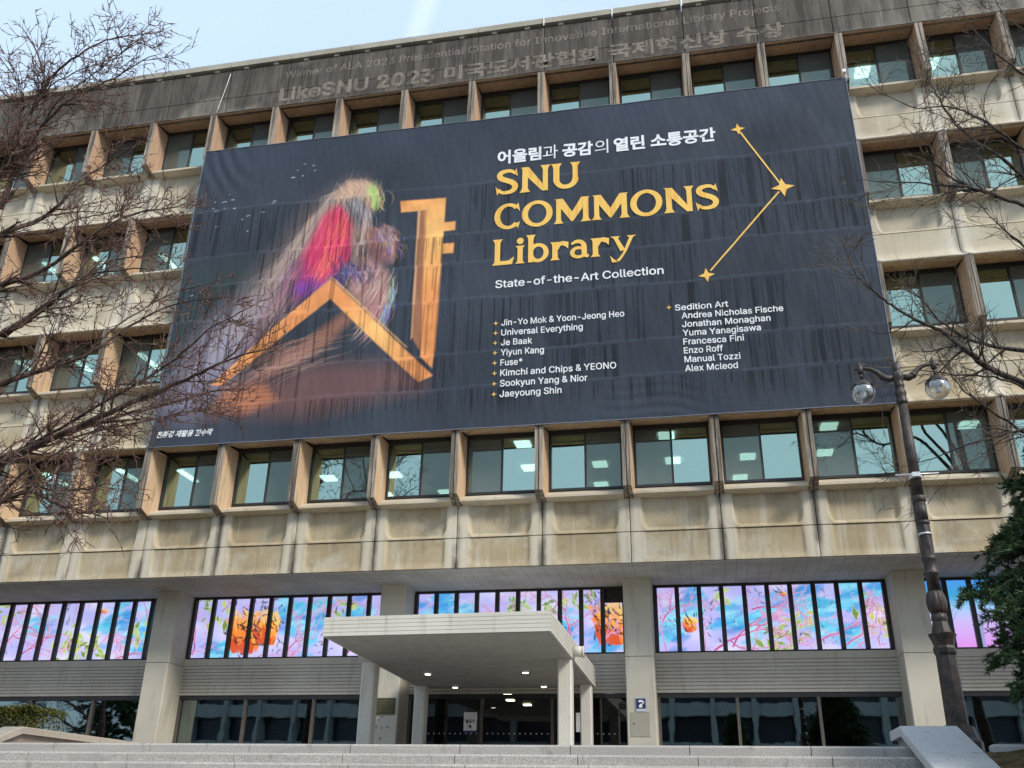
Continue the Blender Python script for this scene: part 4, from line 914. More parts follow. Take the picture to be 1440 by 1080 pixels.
for x, y in ((9.32, -1.15), (9.36, 1.42), (11.82, -1.25), (11.82, 1.42)):
    mb = MB(); mb.lathe([(.075, -.05), (.10, -.03), (.105, 0)], (x, y, CZ - .013), 16); d_ = part("downlight", mb, M_WPAINT, can)
    part("lens", MB().lathe([(.07, -.055), (.07, -.0505)], (x, y, CZ - .013), 16), M_DOWN, d_)
mb = MB(); mb.tube([(13.23, -2.85, -3.55), (13.46, -2.85, -3.57)], .12, 16); mb.tube([(13.44, -2.85, -3.57), (13.47, -2.85, -3.57)], .132, 16); part("rain_spout", mb, M_CANOPY, can)
mb = MB(); mb.tube([(8.44, -3.1, -3.57), (8.20, -3.1, -3.60)], .09, 14); part("rain_spout", mb, M_CANOPY, can)

# ------------------------------------------------------------------ signs and panels on the columns and glass
def m_flat(name, c, rough=.5): return m_plain(name, c, rough, var=.06)
sg = ob("guide_sign", None, None, (14.38, 1.635, -4.42), "small navy pictogram sign with white bird-like mark on the middle column", "sign")
part("plate", MB().box(14.24, 14.53, 1.630, 1.648, -4.42, -4.05), m_flat("sign_grey", (.35, .36, .4)), sg); part("blue_field", MB().box(14.262, 14.508, 1.622, 1.629, -4.33, -4.08), m_flat("sign_navy", (.02, .028, .11)), sg); part("white_strip", MB().box(14.262, 14.508, 1.622, 1.629, -4.40, -4.335), m_flat("sign_pale", (.5, .52, .56)), sg)
mb = MB()
def flat(pts, y): mb.add([(x, y, z) for x, z in pts], [tuple(range(len(pts)))])
arc = lin(150, -40, 9)
flat([(14.385 + .085 * math.cos(R(a)), -4.175 + .062 * math.sin(R(a))) for a in arc] + [(14.40 + .04 * math.cos(R(a)), -4.19 + .028 * math.sin(R(a))) for a in arc[::-1]], 1.619)
flat([(14.46, -4.205), (14.41, -4.24), (14.43, -4.30), (14.34, -4.30), (14.33, -4.26), (14.38, -4.21)], 1.6185)
part("pictogram", mb, M_PWHITE, sg)
mb = MB(); mb.box(14.10, 14.60, 1.636, 1.648, -5.02, -4.42); hp = thing("access_panel", mb, m_siding("grey_access_panel", (.30, .28, .23), (.36, .34, .28)), (14.35, 1.64, -5.02), "grey flush metal access panel under the small navy sign", "panel")
part("latch", MB().box(14.17, 14.20, 1.628, 1.635, -4.72, -4.68), M_FRAME, hp)
pl = ob("plaque", None, None, (7.4, 1.62, -4.45), "dark green bronze plaque on the column left of the entrance", "plaque")
part("plate", MB().box(7.02, 7.60, 1.612, 1.648, -4.46, -4.03), m_plain("green_bronze", (.075, .075, .035), .5, metal=.4), pl)
mb = MB()
for i, (a, b) in enumerate(((7.06, 7.52), (7.10, 7.50), (7.16, 7.40), (7.10, 7.52), (7.08, 7.5))):
    x = a
    while x < b: mb.box(x, x + .03, 1.606, 1.611, -4.13 - i * .065, -4.10 - i * .065); x += .055
part("raised_text", mb, m_plain("worn_brass", (.16, .15, .08), .5), pl)
mb = MB()
for x, z in ((7.24, -4.53), (7.17, -4.60), (7.09, -4.78), (7.24, -4.82), (7.42, -4.80), (7.23, -5.10)): mb.lathe([(.022, -.03), (.03, .03)], (x, 0, z), 6)
# rust-like patches left by removed fixings, laid on the column face
mb2 = MB()
for x, z in ((7.24, -4.53), (7.17, -4.60), (7.09, -4.78), (7.24, -4.82), (7.42, -4.80), (7.23, -5.10)):
    pts = [(x + (.022 + .012 * math.sin(k * 2.3 + x * 40)) * math.cos(k * .785), 1.6455, z + (.035 + .02 * math.sin(k * 1.7 + z * 30)) * math.sin(k * .785)) for k in range(8)]; mb2.add(pts, [tuple(range(8))])
part("anchor_scar", mb2, m_plain("dark_scar", (.09, .085, .08), .9), lib, kind='stuff')
nt = ob("notice_poster", None, None, (9.5, 2.64, -4.78), "white notice sheet with blue edge taped inside the entrance glass", "poster")
part("paper", MB().box(9.33, 9.71, 2.628, 2.632, -4.80, -4.31), M_WPAINT, nt); part("blue_edge", MB().box(9.33, 9.71, 2.624, 2.6275, -4.85, -4.80), m_flat("edge_blue", (.05, .07, .22)), nt)
mb = MB(); put_text(mb, "출입구", 9.39, 9.65, -4.60, .10, .04, upright(2.6265), fit_h=True); flat([(9.46, -4.69), (9.56, -4.63), (9.545, -4.67), (9.57, -4.69), (9.545, -4.71), (9.56, -4.75)], 2.6262); part("lettering", mb, M_FRAME, nt)
pr = ob("exhibit_poster", None, None, (9.78, 2.64, -4.8), "dark poster with faint red marks beside the white notice sheet", "poster")
part("sheet", MB().box(9.745, 9.80, 2.628, 2.632, -4.83, -4.33), m_flat("black_sheet", (.02, .02, .022)), pr)
mb = MB()
for i in range(4): mb.box(9.752, 9.785 - .005 * i, 2.6245, 2.6275, -4.40 - i * .035, -4.385 - i * .035)
flat([(9.75, -4.72), (9.77, -4.55), (9.795, -4.76), (9.772, -4.62)], 2.6262); part("red_marks", mb, m_flat("dull_red", (.30, .09, .07)), pr)
n2 = ob("notice_poster", None, None, (13.0, 2.64, -4.8), "pale notice half hidden behind the right rear canopy post", "poster")
part("paper", MB().box(12.52, 12.72, 2.628, 2.632, -4.83, -4.33), M_WPAINT, n2)

# ------------------------------------------------------------------ cheek walls, kerb stones, hedge
def cheek(name, x0, x1, ya, za, yb, slope, ylow, mats, label, lo):
    mb = MB(); th = .13
    def cop(y): return za - max(0, ya - y) * slope
    # wall body
    xw0, xw1 = x0 + .09, x1 - .09
    mb.prism([(ylow, PLAZA), (ylow, cop(ylow) - th - .004), (ya, za - th - .004), (yb - .06, za - th - .004), (yb - .06, PLAZA)], xw0, xw1, 'x', 1)
    r = ob(name, mb.mesh(name, mats, (x0, ya, PLAZA)), None, (x0, ya, PLAZA), label, "wall")
    ys = [yb, ya] if True else []
    y = ya; cuts = []
    while y > ylow: cuts.append((y, max(y - 1.15, ylow))); y -= 1.15
    y = yb; lev = []
    while y > ya + .02: lev.append((y, max(y - 1.4, ya))); y -= 1.4
    e = .014
    for a, b in lev + cuts:
        za_, zb_ = cop(a), cop(b); g = .003; mb = MB()
        A = [(x0, a - g, za_ - th), (x0, a - g, za_ - e), (x0 + e, a - g, za_), (x1 - e, a - g, za_), (x1, a - g, za_ - e), (x1, a - g, za_ - th)]
        Bq = [(x0, b + g, zb_ - th), (x0, b + g, zb_ - e), (x0 + e, b + g, zb_), (x1 - e, b + g, zb_), (x1, b + g, zb_ - e), (x1, b + g, zb_ - th)]
        mb.add(A + Bq, [(0, 1, 2, 3, 4, 5)[::-1], (6, 7, 8, 9, 10, 11)] + [(i, (i + 1) % 6, 6 + (i + 1) % 6, 6 + i) for i in range(6)])
        part("coping_stone", mb, mats[0], r)
    return r
cheek("cheek_wall", 18.63, 19.35, -10.70, -5.83, -9.88, .343, -17.5, [M_GRANL, M_GRAN], "pale granite sloping cheek wall beside the lamp post and conifer", 0)
cheek("cheek_wall", 2.35, 2.82, -7.10, -5.54, -2.95, .36, -8.9, [m_granite("tan_granite_coping", (.46, .40, .33), .25, 70), M_GRANB], "brown granite planter wall with tan coping in front of the hedge", 0)
for i, (x, y, w, a) in enumerate(((19.75, -11.55, .55, .1), (20.42, -11.30, .75, .22), (21.25, -11.1, .8, .25), (22.1, -10.9, .8, .2))):
    mb = MB(); h = .09 + .02 * (i % 2); c, s_ = math.cos(a), math.sin(a)
    loc = [(-w / 2, -.1), (w / 2, -.12), (w / 2 - .02, .12), (-w / 2 + .02, .1)]; e = .02
    pts = [(x + p * c - q * s_, y + p * s_ + q * c) for p, q in loc]; cx = sum(p[0] for p in pts) / 4; cy = sum(p[1] for p in pts) / 4
    zb = LAND - .16; zt = LAND - .02
    top = [(cx + (p[0] - cx) * .93, cy + (p[1] - cy) * .85) for p in pts]
    mb.add([(*p, zb) for p in pts] + [(*p, zt - e) for p in pts] + [(*p, zt + .008 * i) for p in top], [(3, 2, 1, 0), (8, 9, 10, 11)] + [(4 * r_ + j, 4 * r_ + (j + 1) % 4, 4 * r_ + 4 + (j + 1) % 4, 4 * r_ + 4 + j) for r_ in (0, 1) for j in range(4)])
    lab = ["short granite kerb stone next to the sloping cheek wall", "second granite kerb stone from the cheek wall, under the conifer", "third granite kerb stone from the cheek wall, under the conifer", "last granite kerb stone, farthest from the cheek wall"][i]
    thing("kerb_stone", mb, M_GRANL, (cx, cy, zb), lab, "stone", "granite stones edging the planting bed")

def leaf_cloud(mb, pts, nrm, size, rnd, aspect=2.2, droop=0):
    for p, d in zip(pts, nrm):
        d = Vector(d).normalized(); s = size * rnd.uniform(.6, 1.4)
        side_ = d.cross(Vector((rnd.gauss(0, 1), rnd.gauss(0, 1), rnd.gauss(0, 1))));
        if side_.length < 1e-4: continue
        side_.normalize(); p = Vector(p); tip = p + d * s + Vector((0, 0, -droop * s)); m = p + d * s * .5
        w = side_ * s / aspect / 2
        mb.add([p, m + w, tip, m - w], [(0, 1, 2, 3)])
rh = random.Random(5)
hx0, hx1, hy0, hy1, hz0, hz1 = -3.5, 2.45, -6.3, -5.2, LAND, -5.12
mb = MB(); pts = []; nr = []
for _ in range(42000):
    x = rh.uniform(hx0, hx1); y = rh.uniform(hy0, hy1); z = hz0 + (hz1 - hz0) * (1 - rh.random() ** 2.2 * .8)
    z += .05 * math.sin(x * 3.1) + .04 * math.sin(x * 7.7 + y * 4)
    if rh.random() < .55: y = hy0 + abs(rh.gauss(0, .10)); z = rh.uniform(hz0, hz1)
    if rh.random() < .3: z = hz1 + rh.gauss(0, .03) + .03 * math.sin(x * 3.1)
    if x > hx1 - .25: z -= (x - hx1 + .25) * .3
    pts.append((x, y, z)); nr.append((rh.gauss(0, .7), rh.gauss(-.3, .7), rh.gauss(.5, .6)))
leaf_cloud(mb, pts, nr, .052, rh, 1.6)
hd = ob("hedge", None, None, (-.5, -5.8, LAND), "clipped olive green hedge behind the brown granite planter wall", "hedge")
part("foliage", mb, m_leaf("hedge_leaf", (.055, .065, .012), (.13, .125, .025), (.20, .18, .05)), hd)
mb = MB()
for _ in range(60):
    x = rh.uniform(hx0, hx1); y = rh.uniform(hy0 + .2, hy1 - .2); mb.tube([(x, y, LAND - .1), (x + rh.gauss(0, .08), y + rh.gauss(0, .08), LAND + .5), (x + rh.gauss(0, .15), y + rh.gauss(0, .15), LAND + .95)], [.018, .012, .005], 4)
part("stems", mb, m_bark("hedge_stem", (.03, .025, .02), (.08, .06, .045)), hd)

# ------------------------------------------------------------------ street lamp
LX, LY = 19.60, -9.6
lamp = ob("street_lamp", None, None, (LX, LY, LAND), "ornate dark bronze twin globe street lamp standing by the granite cheek wall", "street lamp")
def oct_prism(prof):   # octagonal pedestal
    mb = MB(); mb.lathe(prof, (LX, LY, 0), 8, sm=False); return mb
part("pedestal", oct_prism([(.30, LAND - .05), (.30, -5.95), (.25, -5.90), (.215, -5.75), (.152, -5.72), (.138, -4.78), (.158, -4.74), (.162, -4.68), (.142, -4.64), (.165, -4.56), (.19, -4.50), (.20, -4.47), (.14, -4.45), (.11, -4.30)]), M_CAST, lamp)
mb = MB(); mb.lathe([(.10, -4.44), (.09, -4.30), (.12, -4.26), (.112, -4.22), (.10, -4.16)], (LX, LY, 0), 20)
mb.lathe([(.10, -4.18), (.13, -4.10), (.142, -4.0), (.125, -3.90), (.098, -3.84)], (LX, LY, 0), 40, flute=10, fl=.06)
mb.lathe([(.098, -3.85), (.09, -3.62), (.115, -3.59), (.118, -3.56), (.094, -3.53), (.09, -3.40), (.11, -3.37), (.11, -3.33), (.085, -3.30)], (LX, LY, 0), 24)
part("baluster", mb, M_CAST, lamp)
mb = MB()
prof = [(.088 - .003 * i / 10, -3.31 + .5 * i / 10) for i in range(11)]; vs = []; n = 28
for r_, z in prof:
    for j in range(n):
        a = 2 * math.pi * j / n; rr_ = r_ * (1 + .07 * math.sin(5 * a + (z + 3.3) * 9)); vs.append((LX + rr_ * math.cos(a), LY + rr_ * math.sin(a), z))
mb.add(vs, [(i * n + j, i * n + (j + 1) % n, (i + 1) * n + (j + 1) % n, (i + 1) * n + j) for i in range(10) for j in range(n)], 0, True)
mb.lathe([(.092, -2.82), (.098, -2.80), (.098, -2.77), (.09, -2.76)], (LX, LY, 0), 24)
mb.lathe([(.088, -2.77), (.086, -2.45)], (LX, LY, 0), 40, flute=14, fl=.03); mb.lathe([(.09, -2.46), (.102, -2.44), (.102, -2.38), (.09, -2.36)], (LX, LY, 0), 24)
mb.lathe([(.086, -2.37), (.070, -.78)], (LX, LY, 0), 48, flute=14, fl=.035)
mb.lathe([(.072, -.80), (.088, -.78), (.09, -.74), (.08, -.72), (.076, -.66), (.088, -.62), (.088, -.58), (.072, -.56), (.068, -.50), (.08, -.48), (.08, -.44), (.06, -.42), (.085, -.37), (.098, -.31), (.085, -.25), (.055, -.21), (.06, -.19), (.06, -.13), (.045, -.11), (.04, -.07), (.012, -.05)], (LX, LY, 0), 24)
part("pole", mb, M_CAST, lamp)
part("hose_clamp", MB().lathe([(.096, -2.99), (.104, -2.985), (.104, -2.96), (.096, -2.955)], (LX, LY, 0), 20), M_STEEL, lamp)
mb = MB(); mb.tube([(LX - .31, LY - .11, -2.035), (LX + .33, LY - .11, -2.035)], .014, 8); mb.lathe([(.085, -2.08), (.096, -2.075), (.096, -2.0), (.085, -1.995)], (LX, LY, 0), 20); mb.box(LX - .06, LX + .06, LY - .125, LY - .08, -2.07, -2.0)
part("banner_crossbar", mb, m_plain("zinc_bar", (.62, .62, .62), .4, .5, .5), lamp)
M_GLOBE = NT("clear_globe"); t = M_GLOBE; g_ = t.n.new("ShaderNodeBsdfGlossy"); g_.inputs['Roughness'].default_value = .02; tr_ = t.n.new("ShaderNodeBsdfTransparent"); tr_.inputs[0].default_value = (.90, .92, .92, 1); mx_ = t.n.new("ShaderNodeMixShader"); lw_ = t.n.new("ShaderNodeLayerWeight"); lw_.inputs[0].default_value = .42
t.l.new(t.math('ADD', t.math('MULTIPLY', lw_.outputs['Facing'], .8), .15, clamp=True), mx_.inputs[0]); t.l.new(tr_.outputs[0], mx_.inputs[1]); t.l.new(g_.outputs[0], mx_.inputs[2]); t.l.new(mx_.outputs[0], t.out.inputs[0]); M_GLOBE = t.m
M_BULB = m_plain("white_bulb", (.85, .85, .82), .4)
for s in (-1, 1):
    gx_, gz_ = LX + s * .575, -.53
    mb = MB(); pts = [(LX + s * .07, -.31), (LX + s * .16, -.33), (LX + s * .24, -.29), (LX + s * .31, -.20), (LX + s * .40, -.135), (LX + s * .49, -.115), (LX + s * .66, -.12)]
    mb.tube([(x, LY, z) for x, z in pts], [.05, .06, .055, .042, .036, .032, .022], 10); mb.tube([(LX + s * .225, LY, -.30), (LX + s * .26, LY, -.26)], [.062, .056], 12)
    mb.lathe([(.035, -.20), (.05, -.19), (.052, -.06), (.035, -.05), (.02, -.03), (.026, -.01), (.012, .01)], (gx_, LY, 0), 14); mb.lathe([(.022, -.30), (.018, -.20)], (gx_, LY, 0), 10)
    a_ = part("arm", mb, M_CAST, lamp)
    mb = MB(); n = 32; vs = []
    prof = [(.03, .235), (.06, .225), (.085, .215), (.13, .170), (.165, .125), (.178, .10)]
    for i, (r_, z) in enumerate(prof):
        for j in range(n):
            w = (.022 * (1 + math.cos(8 * 2 * math.pi * j / n)) - .022) if i == 5 else 0
            vs.append((gx_ + r_ * math.cos(2 * math.pi * j / n), LY + r_ * math.sin(2 * math.pi * j / n), gz_ - .03 + z + w))
    mb.add(vs, [(i * n + j, i * n + (j + 1) % n, (i + 1) * n + (j + 1) % n, (i + 1) * n + j) for i in range(5) for j in range(n)], 0, True); part("globe_cap", mb, M_CAST, a_)
    part("globe", MB().lathe([(max(.003, .19 * math.sin(R(a))), -.19 * math.cos(R(a))) for a in lin(0, 180, 17)], (gx_, LY, gz_ - .02), 28), M_GLOBE, lamp)
    mb = MB()
    for j in range(4): mb.tube([(gx_ + .03 * math.cos(j * 1.571), LY + .03 * math.sin(j * 1.571), gz_ + .07), (gx_ + .03 * math.cos(j * 1.571), LY + .03 * math.sin(j * 1.571), gz_ - .10)], .016, 8)
    mb.lathe([(.045, .06), (.045, .12)], (gx_, LY, gz_), 12); part("bulb", mb, M_BULB, lamp)

# ------------------------------------------------------------------ bare trees
def vrand(r): return Vector((r.gauss(0, 1), r.gauss(0, 1), r.gauss(0, 1))).normalized()
def grow(mb, tw, p, d, L, rad, lvl, r, cfg):
    """one branch as a bent tapering tube, with side shoots"""
    seg = cfg['seg'][lvl]; n = max(2, int(L / seg)); pts = [p.copy()]; dirs = []; q = p.copy(); d = d.normalized()
    for i in range(n):
        d = (d + vrand(r) * cfg['wig'][lvl] + Vector((0, 0, cfg['lift'][lvl]))).normalized(); q = q + d * (L / n); pts.append(q.copy()); dirs.append(d.copy())
    rads = [rad * (1 - .72 * i / n) for i in range(n + 1)]
    (mb if lvl < 2 else tw).tube(pts, rads, 6 if lvl == 0 else (4 if lvl == 1 else 3), cap=False)
    if lvl < cfg['max']: shoots(mb, tw, pts, dirs, rads, L, lvl, r, cfg)
def shoots(mb, tw, pts, dirs, rads, L, lvl, r, cfg, lo=.12, scale=1.0):
    cnt = max(1, int(L * cfg['dens'][lvl] * r.uniform(.8, 1.2)))
    for _ in range(cnt):
        t = lo + (1 - lo) * r.random(); k = min(int(t * len(dirs)), len(dirs) - 1); f = t * len(dirs) - k
        p = pts[k].lerp(pts[k + 1], min(max(f, 0), 1)); d = dirs[k]; s = d.cross(vrand(r))
        if s.length < 1e-3: continue
        s.normalize(); a = r.uniform(*cfg['ang'][lvl]); nd = d * math.cos(a) + s * math.sin(a); nd.y *= cfg.get('flat', 1)
        grow(mb, tw, p, nd, cfg['len'][lvl] * r.uniform(.45, 1.25) * (1 - .35 * t) * scale, max(rads[k] * .55, .0) * .8 if lvl == 0 else rads[k] * .7, lvl + 1, r, cfg) if rads[k] > cfg['rmin'] else grow(mb, tw, p, nd, cfg['len'][lvl] * r.uniform(.4, 1.1) * scale, cfg['rmin'] * .9, lvl + 1, r, cfg)
def limb(mb, tw, pts, r0, r1, r, cfg, scale=1.0, lo=.08):
    P = [Vector(p) for p in pts]; out = []
    for i in range(len(P) - 1):
        p0, p1, p2, p3 = P[max(i - 1, 0)], P[i], P[i + 1], P[min(i + 2, len(P) - 1)]
        for t in (0, .25, .5, .75): out.append(.5 * ((2 * p1) + (p2 - p0) * t + (2 * p0 - 5 * p1 + 4 * p2 - p3) * t * t + (3 * p1 - p0 - 3 * p2 + p3) * t ** 3) + vrand(r) * .018)
    out.append(P[-1]); n = len(out); rads = [r0 + (r1 - r0) * (i / (n - 1)) ** .8 for i in range(n)]; mb.tube(out, rads, 7, cap=False)
    dirs = [(out[i + 1] - out[i]).normalized() for i in range(n - 1)]; L = sum((out[i + 1] - out[i]).length for i in range(n - 1))
    shoots(mb, tw, out, dirs, rads, L, 0, r, cfg, lo, scale)
    grow(mb, tw, out[-1], dirs[-1], .5, r1, 1, r, cfg)
LEFT = [
 ([(3.25, -10.0, -1.05), (3.94, -10.0, -.75), (5.58, -10.65, -.58), (6.46, -10.64, -.22), (7.16, -10.64, .05), (8.09, -11.29, -.08), (8.41, -11.28, .08), (9.01, -11.29, .21)], .062, .012),
 ([(3.22, -10.0, -.94), (4.02, -9.58, -.42), (5.35, -9.82, -.18), (5.89, -9.4, .17), (6.86, -8.99, .64), (7.53, -9.22, .53)], .045, .010),
 ([(2.46, -10.0, 1.78), (3.06, -9.88, 2.29), (3.97, -10.42, 2.35), (4.24, -10.3, 2.66), (4.54, -10.19, 2.93), (5.95, -10.72, 2.54)], .055, .012),
 ([(1.75, -10.0, 4.29), (2.33, -9.58, 4.93), (2.92, -9.82, 5.15), (2.87, -9.4, 6.05), (3.07, -8.99, 6.74), (3.9, -9.22, 6.98)], .05, .012),
 ([(1.02, -9.5, 5.48), (.89, -9.28, 6.52), (1.28, -9.72, 6.83), (1.08, -9.5, 8.01), (1.03, -9.29, 8.96), (1.43, -9.72, 8.95), (.85, -9.49, 10.01), (-.02, -9.29, 11.21)], .06, .012),
 ([(1.25, -9.5, 8.73), (1.27, -9.34, 9.5), (2.14, -9.84, 9.35), (2.66, -9.68, 9.98), (3.09, -9.53, 10.24), (4.18, -10.02, 9.64)], .032, .010),
 ([(1.06, -9.5, 7.03), (1.31, -9.38, 7.58), (2.29, -9.92, 7.83), (2.74, -9.8, 8.29), (3.32, -9.69, 8.73), (4.58, -10.22, 8.67)], .04, .010),
 ([(3.91, -10.5, -2.01), (4.46, -10.48, -1.83), (5.38, -11.12, -2.24), (5.75, -11.1, -2.37), (6.09, -11.09, -2.48), (6.91, -11.72, -2.78)], .045, .012),
 ([(2.59, -9.8, .74), (3.18, -9.42, 1.19), (4.32, -9.7, 1.29), (4.86, -9.32, 2.09), (5.5, -8.95, 2.75), (6.65, -9.22, 2.66)], .045, .010),
 ([(2.11, -10.0, 3.0), (2.75, -9.66, 3.49), (4.02, -9.97, 4.05), (4.66, -9.62, 4.75), (5.43, -9.29, 5.08)], .045, .010),
 ([(3.0, -10.3, -2.5), (3.8, -10.41, -1.9), (4.7, -10.97, -1.6), (5.3, -10.87, -1.2), (5.82, -10.79, -.8)], .03, .010)]
cfgL = dict(max=3, seg=[.2, .14, .10, .08], wig=[.12, .16, .20, .22], lift=[.02, .012, .03, .03], dens=[4.3, 5.9, 6.4, 0], len=[1.35, .55, .21, 0], ang=[(.4, 1.1), (.5, 1.2), (.5, 1.2), (0, 1)], rmin=.0125, flat=1)
mb = MB(); tw = MB(); r = random.Random(3)
trunkL = Vector((-.9, -10.2, LAND - .2)); forkL = Vector((-.7, -10.1, -2.6)); topL = Vector((-.3, -9.8, 3.2))
mb.tube([trunkL, trunkL + Vector((.02, 0, .5)), forkL, Vector((-.55, -9.95, .4)), topL, Vector((.3, -9.6, 5.0))], [.30, .23, .20, .16, .12, .08], 12)
for pts, a, b in LEFT:
    s = Vector(pts[0]); z0 = min(max(s.z - 2.2, -2.8), 3.6); t = (z0 + 2.6) / 5.8
    root = forkL.lerp(topL, min(max(t, 0), 1)); mid = root.lerp(s, .5) + Vector((0, 0, .25)); sc = .75 if a < .03 else 1
    mb.tube([root, mid, s], [a * 1.6, a * 1.25, a], 7, cap=False) if a > .041 or s.x > 2.0 else None
    limb(mb, tw, pts, a * 1.25, b, r, cfgL, sc)
    if sc == 1:
        o = Vector((r.uniform(-.5, .1), r.uniform(-.5, .9), r.choice((-1, 1)) * r.uniform(.35, .8))); m_ = len(pts) - 1
        limb(mb, tw, [Vector(p) + o * (i / m_) * 1.2 + Vector((-.35 * i / m_, .1, 0)) for i, p in enumerate(pts)], a * .6, b * .9, r, cfgL, .9)
    limb(mb, tw, [root, mid, s], a * 1.2, a, r, cfgL, 1.0, .4)
M_BARKL = m_bark("brown_bark", (.035, .026, .022), (.12, .085, .07)); M_TWIGL = m_bark("red_brown_twig", (.10, .055, .045), (.22, .135, .11))
treeL = ob("bare_tree", None, None, trunkL, "bare reddish twigged tree reaching over the small Korean footnote of the banner", "tree")
part("trunk", mb, M_BARKL, treeL); part("crown", tw, M_TWIGL, treeL)
RIGHT = [
 ([(22.72, -7.0, .38), (21.91, -6.88, .96), (21.44, -7.42, 1.07), (21.25, -7.3, 1.39), (21.08, -7.19, 1.69), (20.7, -7.72, 1.59), (20.38, -7.59, 1.91), (20.12, -7.49, 2.26), (19.72, -8.02, 2.31), (19.54, -7.89, 2.74), (19.46, -7.79, 3.17)], .06, .008),
 ([(22.87, -7.0, 1.14), (22.18, -6.7, 1.49), (21.61, -7.05, 1.54), (21.4, -6.75, 1.93), (21.23, -6.45, 2.39), (20.96, -6.8, 2.57), (20.8, -6.49, 3.13)], .045, .008),
 ([(23.85, -6.5, 4.59), (23.37, -6.45, 4.88), (22.6, -7.05, 4.85), (22.14, -7.0, 5.13), (21.81, -6.95, 5.61), (21.34, -7.55, 5.6), (21.21, -7.49, 6.21)], .05, .008),
 ([(22.14, -7.0, 5.13), (21.66, -6.93, 5.27), (21.07, -7.52, 4.97), (20.56, -7.45, 5.11), (20.08, -7.39, 5.27)], .026, .007),
 ([(23.87, -6.5, 5.03), (23.61, -6.21, 5.76), (23.1, -6.58, 6.08), (22.73, -6.28, 6.89), (22.49, -6.0, 7.73), (22.2, -6.36, 8.17), (22.17, -6.06, 8.89), (22.12, -5.79, 9.73)], .045, .008),
 ([(23.97, -6.5, 5.85), (23.69, -6.37, 6.36), (23.1, -6.88, 6.52), (22.85, -6.75, 7.01), (22.27, -6.62, 7.58), (21.5, -7.14, 7.2), (20.87, -6.99, 7.81)], .04, .007),
 ([(22.37, -7.5, -.92), (22.05, -7.42, -.56), (21.4, -8.0, -.34), (21.09, -7.92, .05), (20.9, -7.85, .46), (20.61, -8.42, .59)], .03, .007),
 ([(22.45, -7.5, -.52), (22.05, -7.46, -.52), (21.09, -8.07, -.93), (20.48, -8.02, -1.14), (19.9, -7.99, -1.28)], .026, .006),
 ([(22.75, -7.0, .24), (22.41, -6.88, .53), (21.75, -7.42, .55), (21.09, -7.3, .71), (20.51, -7.19, .91), (19.87, -7.72, .56)], .028, .006),
 ([(23.3, -7.0, 2.96), (23.06, -6.78, 3.7), (22.58, -7.22, 3.9), (22.36, -7.0, 4.6)], .03, .007),
 ([(24.36, -6.5, 7.74), (24.13, -6.28, 8.49), (23.48, -6.72, 8.83), (23.26, -6.5, 9.84), (23.16, -6.29, 10.75)], .03, .007),
 ([(24.65, -6.5, 9.15), (24.14, -6.28, 10.12), (23.78, -6.72, 10.41)], .02, .006)]
cfgR = dict(max=3, seg=[.2, .12, .09, .07], wig=[.16, .22, .26, .3], lift=[.03, .03, .03, .02], dens=[4.6, 5.4, 5.6, 0], len=[1.25, .60, .30, 0], ang=[(.4, 1.1), (.4, 1.2), (.4, 1.2), (0, 1)], rmin=.0085, flat=1)
mb = MB(); tw = MB(); r = random.Random(9)
trunkR = Vector((25.6, -6.8, LAND - .2)); forkR = Vector((25.3, -6.9, -3.6)); topR = Vector((24.9, -6.6, 5.4))
mb.tube([trunkR, trunkR + Vector((0, 0, .5)), forkR, Vector((25.1, -6.8, .5)), topR, Vector((24.8, -6.5, 8.6))], [.28, .21, .18, .14, .09, .04], 12)
for pts, a, b in RIGHT:
    s = Vector(pts[0]); limb(mb, tw, pts, a * 1.15, b, r, cfgR)
    if s.x < 22.3: continue
    z0 = min(max(s.z - 2.0, -3.6), 5.0); root = forkR.lerp(topR, (z0 + 3.6) / 9.0); mid = root.lerp(s, .5) + Vector((0, 0, .2)); mb.tube([root, mid, s], [a * 1.5, a * 1.2, a], 7, cap=False)
treeR = ob("bare_tree", None, None, trunkR, "bare grey-brown tree with fine twigs crossing the windows above the street lamp", "tree")
part("trunk", mb, m_bark("dark_grey_bark", (.025, .022, .02), (.085, .072, .062)), treeR); part("crown", tw, m_bark("grey_brown_twig", (.075, .06, .048), (.17, .135, .11)), treeR)

def copy_thing(src, loc, label, rz):
    c = src.copy(); COL.objects.link(c); c.location = Vector(loc) + Vector((0, 0, ZO)); c.rotation_euler.z = rz; c['label'] = label
    for ch in src.children: d = ch.copy(); COL.objects.link(d); d.parent = c
copy_thing(treeL, (-21.5, -27, PLAZA), "bare tree across the plaza, mirrored in the left ground floor glass", 2.4)
copy_thing(treeR, (6.5, -31, PLAZA), "bare tree across the plaza, mirrored in the entrance doors", 1.2)

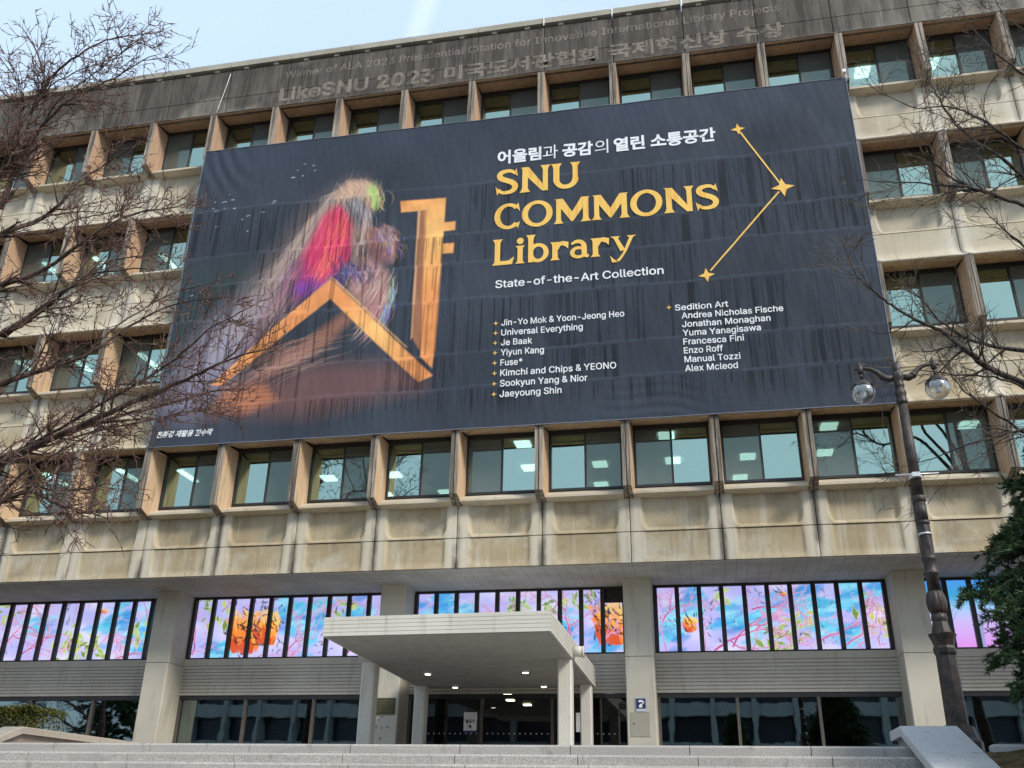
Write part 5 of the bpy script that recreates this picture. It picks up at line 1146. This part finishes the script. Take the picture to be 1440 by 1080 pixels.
# ------------------------------------------------------------------ conifer
def conifer(cx, cy, zb, zt, rbase, seed, nb, dens=30, size=.125):
    r = random.Random(seed); fol = MB(); tr = MB(); H = zt - zb
    tr.tube([(cx, cy, zb - .35), (cx + .02, cy, zb + H * .5), (cx, cy, zt)], [.13, .08, .012], 8)
    for i in range(nb):
        t = r.random() ** 1.25; z = zb + H * (.02 + .97 * t); a = r.uniform(0, 2 * math.pi)
        reach = rbase * (1 - t) ** .8 * (.62 + .38 * sstep(0, .22, t)) * r.uniform(.72, 1.08) * (1 + .12 * math.sin(3 * a + z * 2)) + .06
        d = Vector((math.cos(a), math.sin(a), r.uniform(-.12, .28))); p0 = Vector((cx, cy, z)); pts = [p0]; n = 6
        for k in range(1, n + 1):
            f = k / n; pts.append(p0 + Vector((d.x * reach * f, d.y * reach * f, reach * (d.z * f + .10 * math.sin(f * 3) - .16 * f * f))))
        tr.tube(pts, [.022 * (1 - .8 * k / n) for k in range(n + 1)], 4, cap=False)
        for k in range(int(dens * (reach / rbase) + 5)):
            f = r.uniform(.30, 1.02); kk = min(int(f * n), n - 1); b = pts[kk].lerp(pts[kk + 1], f * n - kk)
            out = (pts[kk + 1] - pts[kk]).normalized(); s = out.cross(Vector((0, 0, 1))); s = s.normalized() if s.length > 1e-4 else Vector((1, 0, 0))
            sd = r.choice((-1, 1)); ln = .26 * (1.1 - .6 * f) * r.uniform(.6, 1.3); e = b + s * sd * ln * .8 + out * ln * .75 + Vector((0, 0, r.gauss(.01, .05)))
            m = 7
            for q in range(m):
                g = (q + r.random()) / m; c = b.lerp(e, g); dr = (e - b).normalized()
                for _ in range(5):
                    nd = (dr + vrand(r) * .75 + Vector((0, 0, .15))).normalized(); w = nd.cross(vrand(r)); 
                    if w.length < 1e-3: continue
                    w = w.normalized() * size * .062; L = size * r.uniform(.5, 1.1) * .62
                    fol.add([c - w, c + w, c + nd * L + w * .3, c + nd * L - w * .3], [(0, 1, 2, 3)])
    return tr, fol
M_NEED = m_leaf("conifer_needle", (.020, .048, .018), (.055, .098, .036), (.11, .15, .06)); M_CTRUNK = m_bark("conifer_bark", (.025, .018, .014), (.07, .05, .04))
tr, fol = conifer(21.12, -12.2, -5.75, -1.7, 2.05, 4, 680)
cf = ob("conifer", None, None, (21.05, -12.2, LAND - .4), "dense dark green conifer at the frame edge beside the sloping cheek wall", "tree")
part("trunk", tr, M_CTRUNK, cf); part("crown", fol, M_NEED, cf)

# ------------------------------------------------------------------ what the dark ground-floor glass mirrors: the block and trees across the plaza
opp = ob("opposite_building", None, None, (12, -70, PLAZA), "pale office block across the plaza, mirrored in the ground floor glass", "building")
mb = MB(); mb.box(-40, 60, -90, -70.4, PLAZA, PLAZA + 15.5); part("wall", mb, m_plain("dark_block_glass", (.012, .018, .03), .3, .5), opp)
M_OPP = m_plain("pale_block_concrete", (.34, .36, .36), .8)
for fz in range(5): part("floor_band", MB().box(-40, 60, -70.4, -69.3, PLAZA + 3.7 * fz - .1, PLAZA + 3.7 * fz + 1.2), M_OPP, opp)
for i in range(26): part("fin", MB().box(-40 + i * 4, -39.5 + i * 4, -70.4, -69.0, PLAZA + 1.3, PLAZA + 15.4), M_OPP, opp)
for i, (x, y, zt, rb, lab) in enumerate(((17.5, -33, -1.0, 2.2, "dark conifer across the plaza, mirrored in the right ground floor glass"), (-27.5, -36, 7.5, 4.2, "tall dark conifer across the plaza, mirrored in the left ground floor glass"))):
    tr, fol = conifer(x, y, PLAZA + .4, zt, rb, 20 + i, 420, 12, .45); c_ = ob("conifer", None, None, (x, y, PLAZA), lab, "tree"); part("trunk", tr, M_CTRUNK, c_); part("crown", fol, M_NEED, c_)
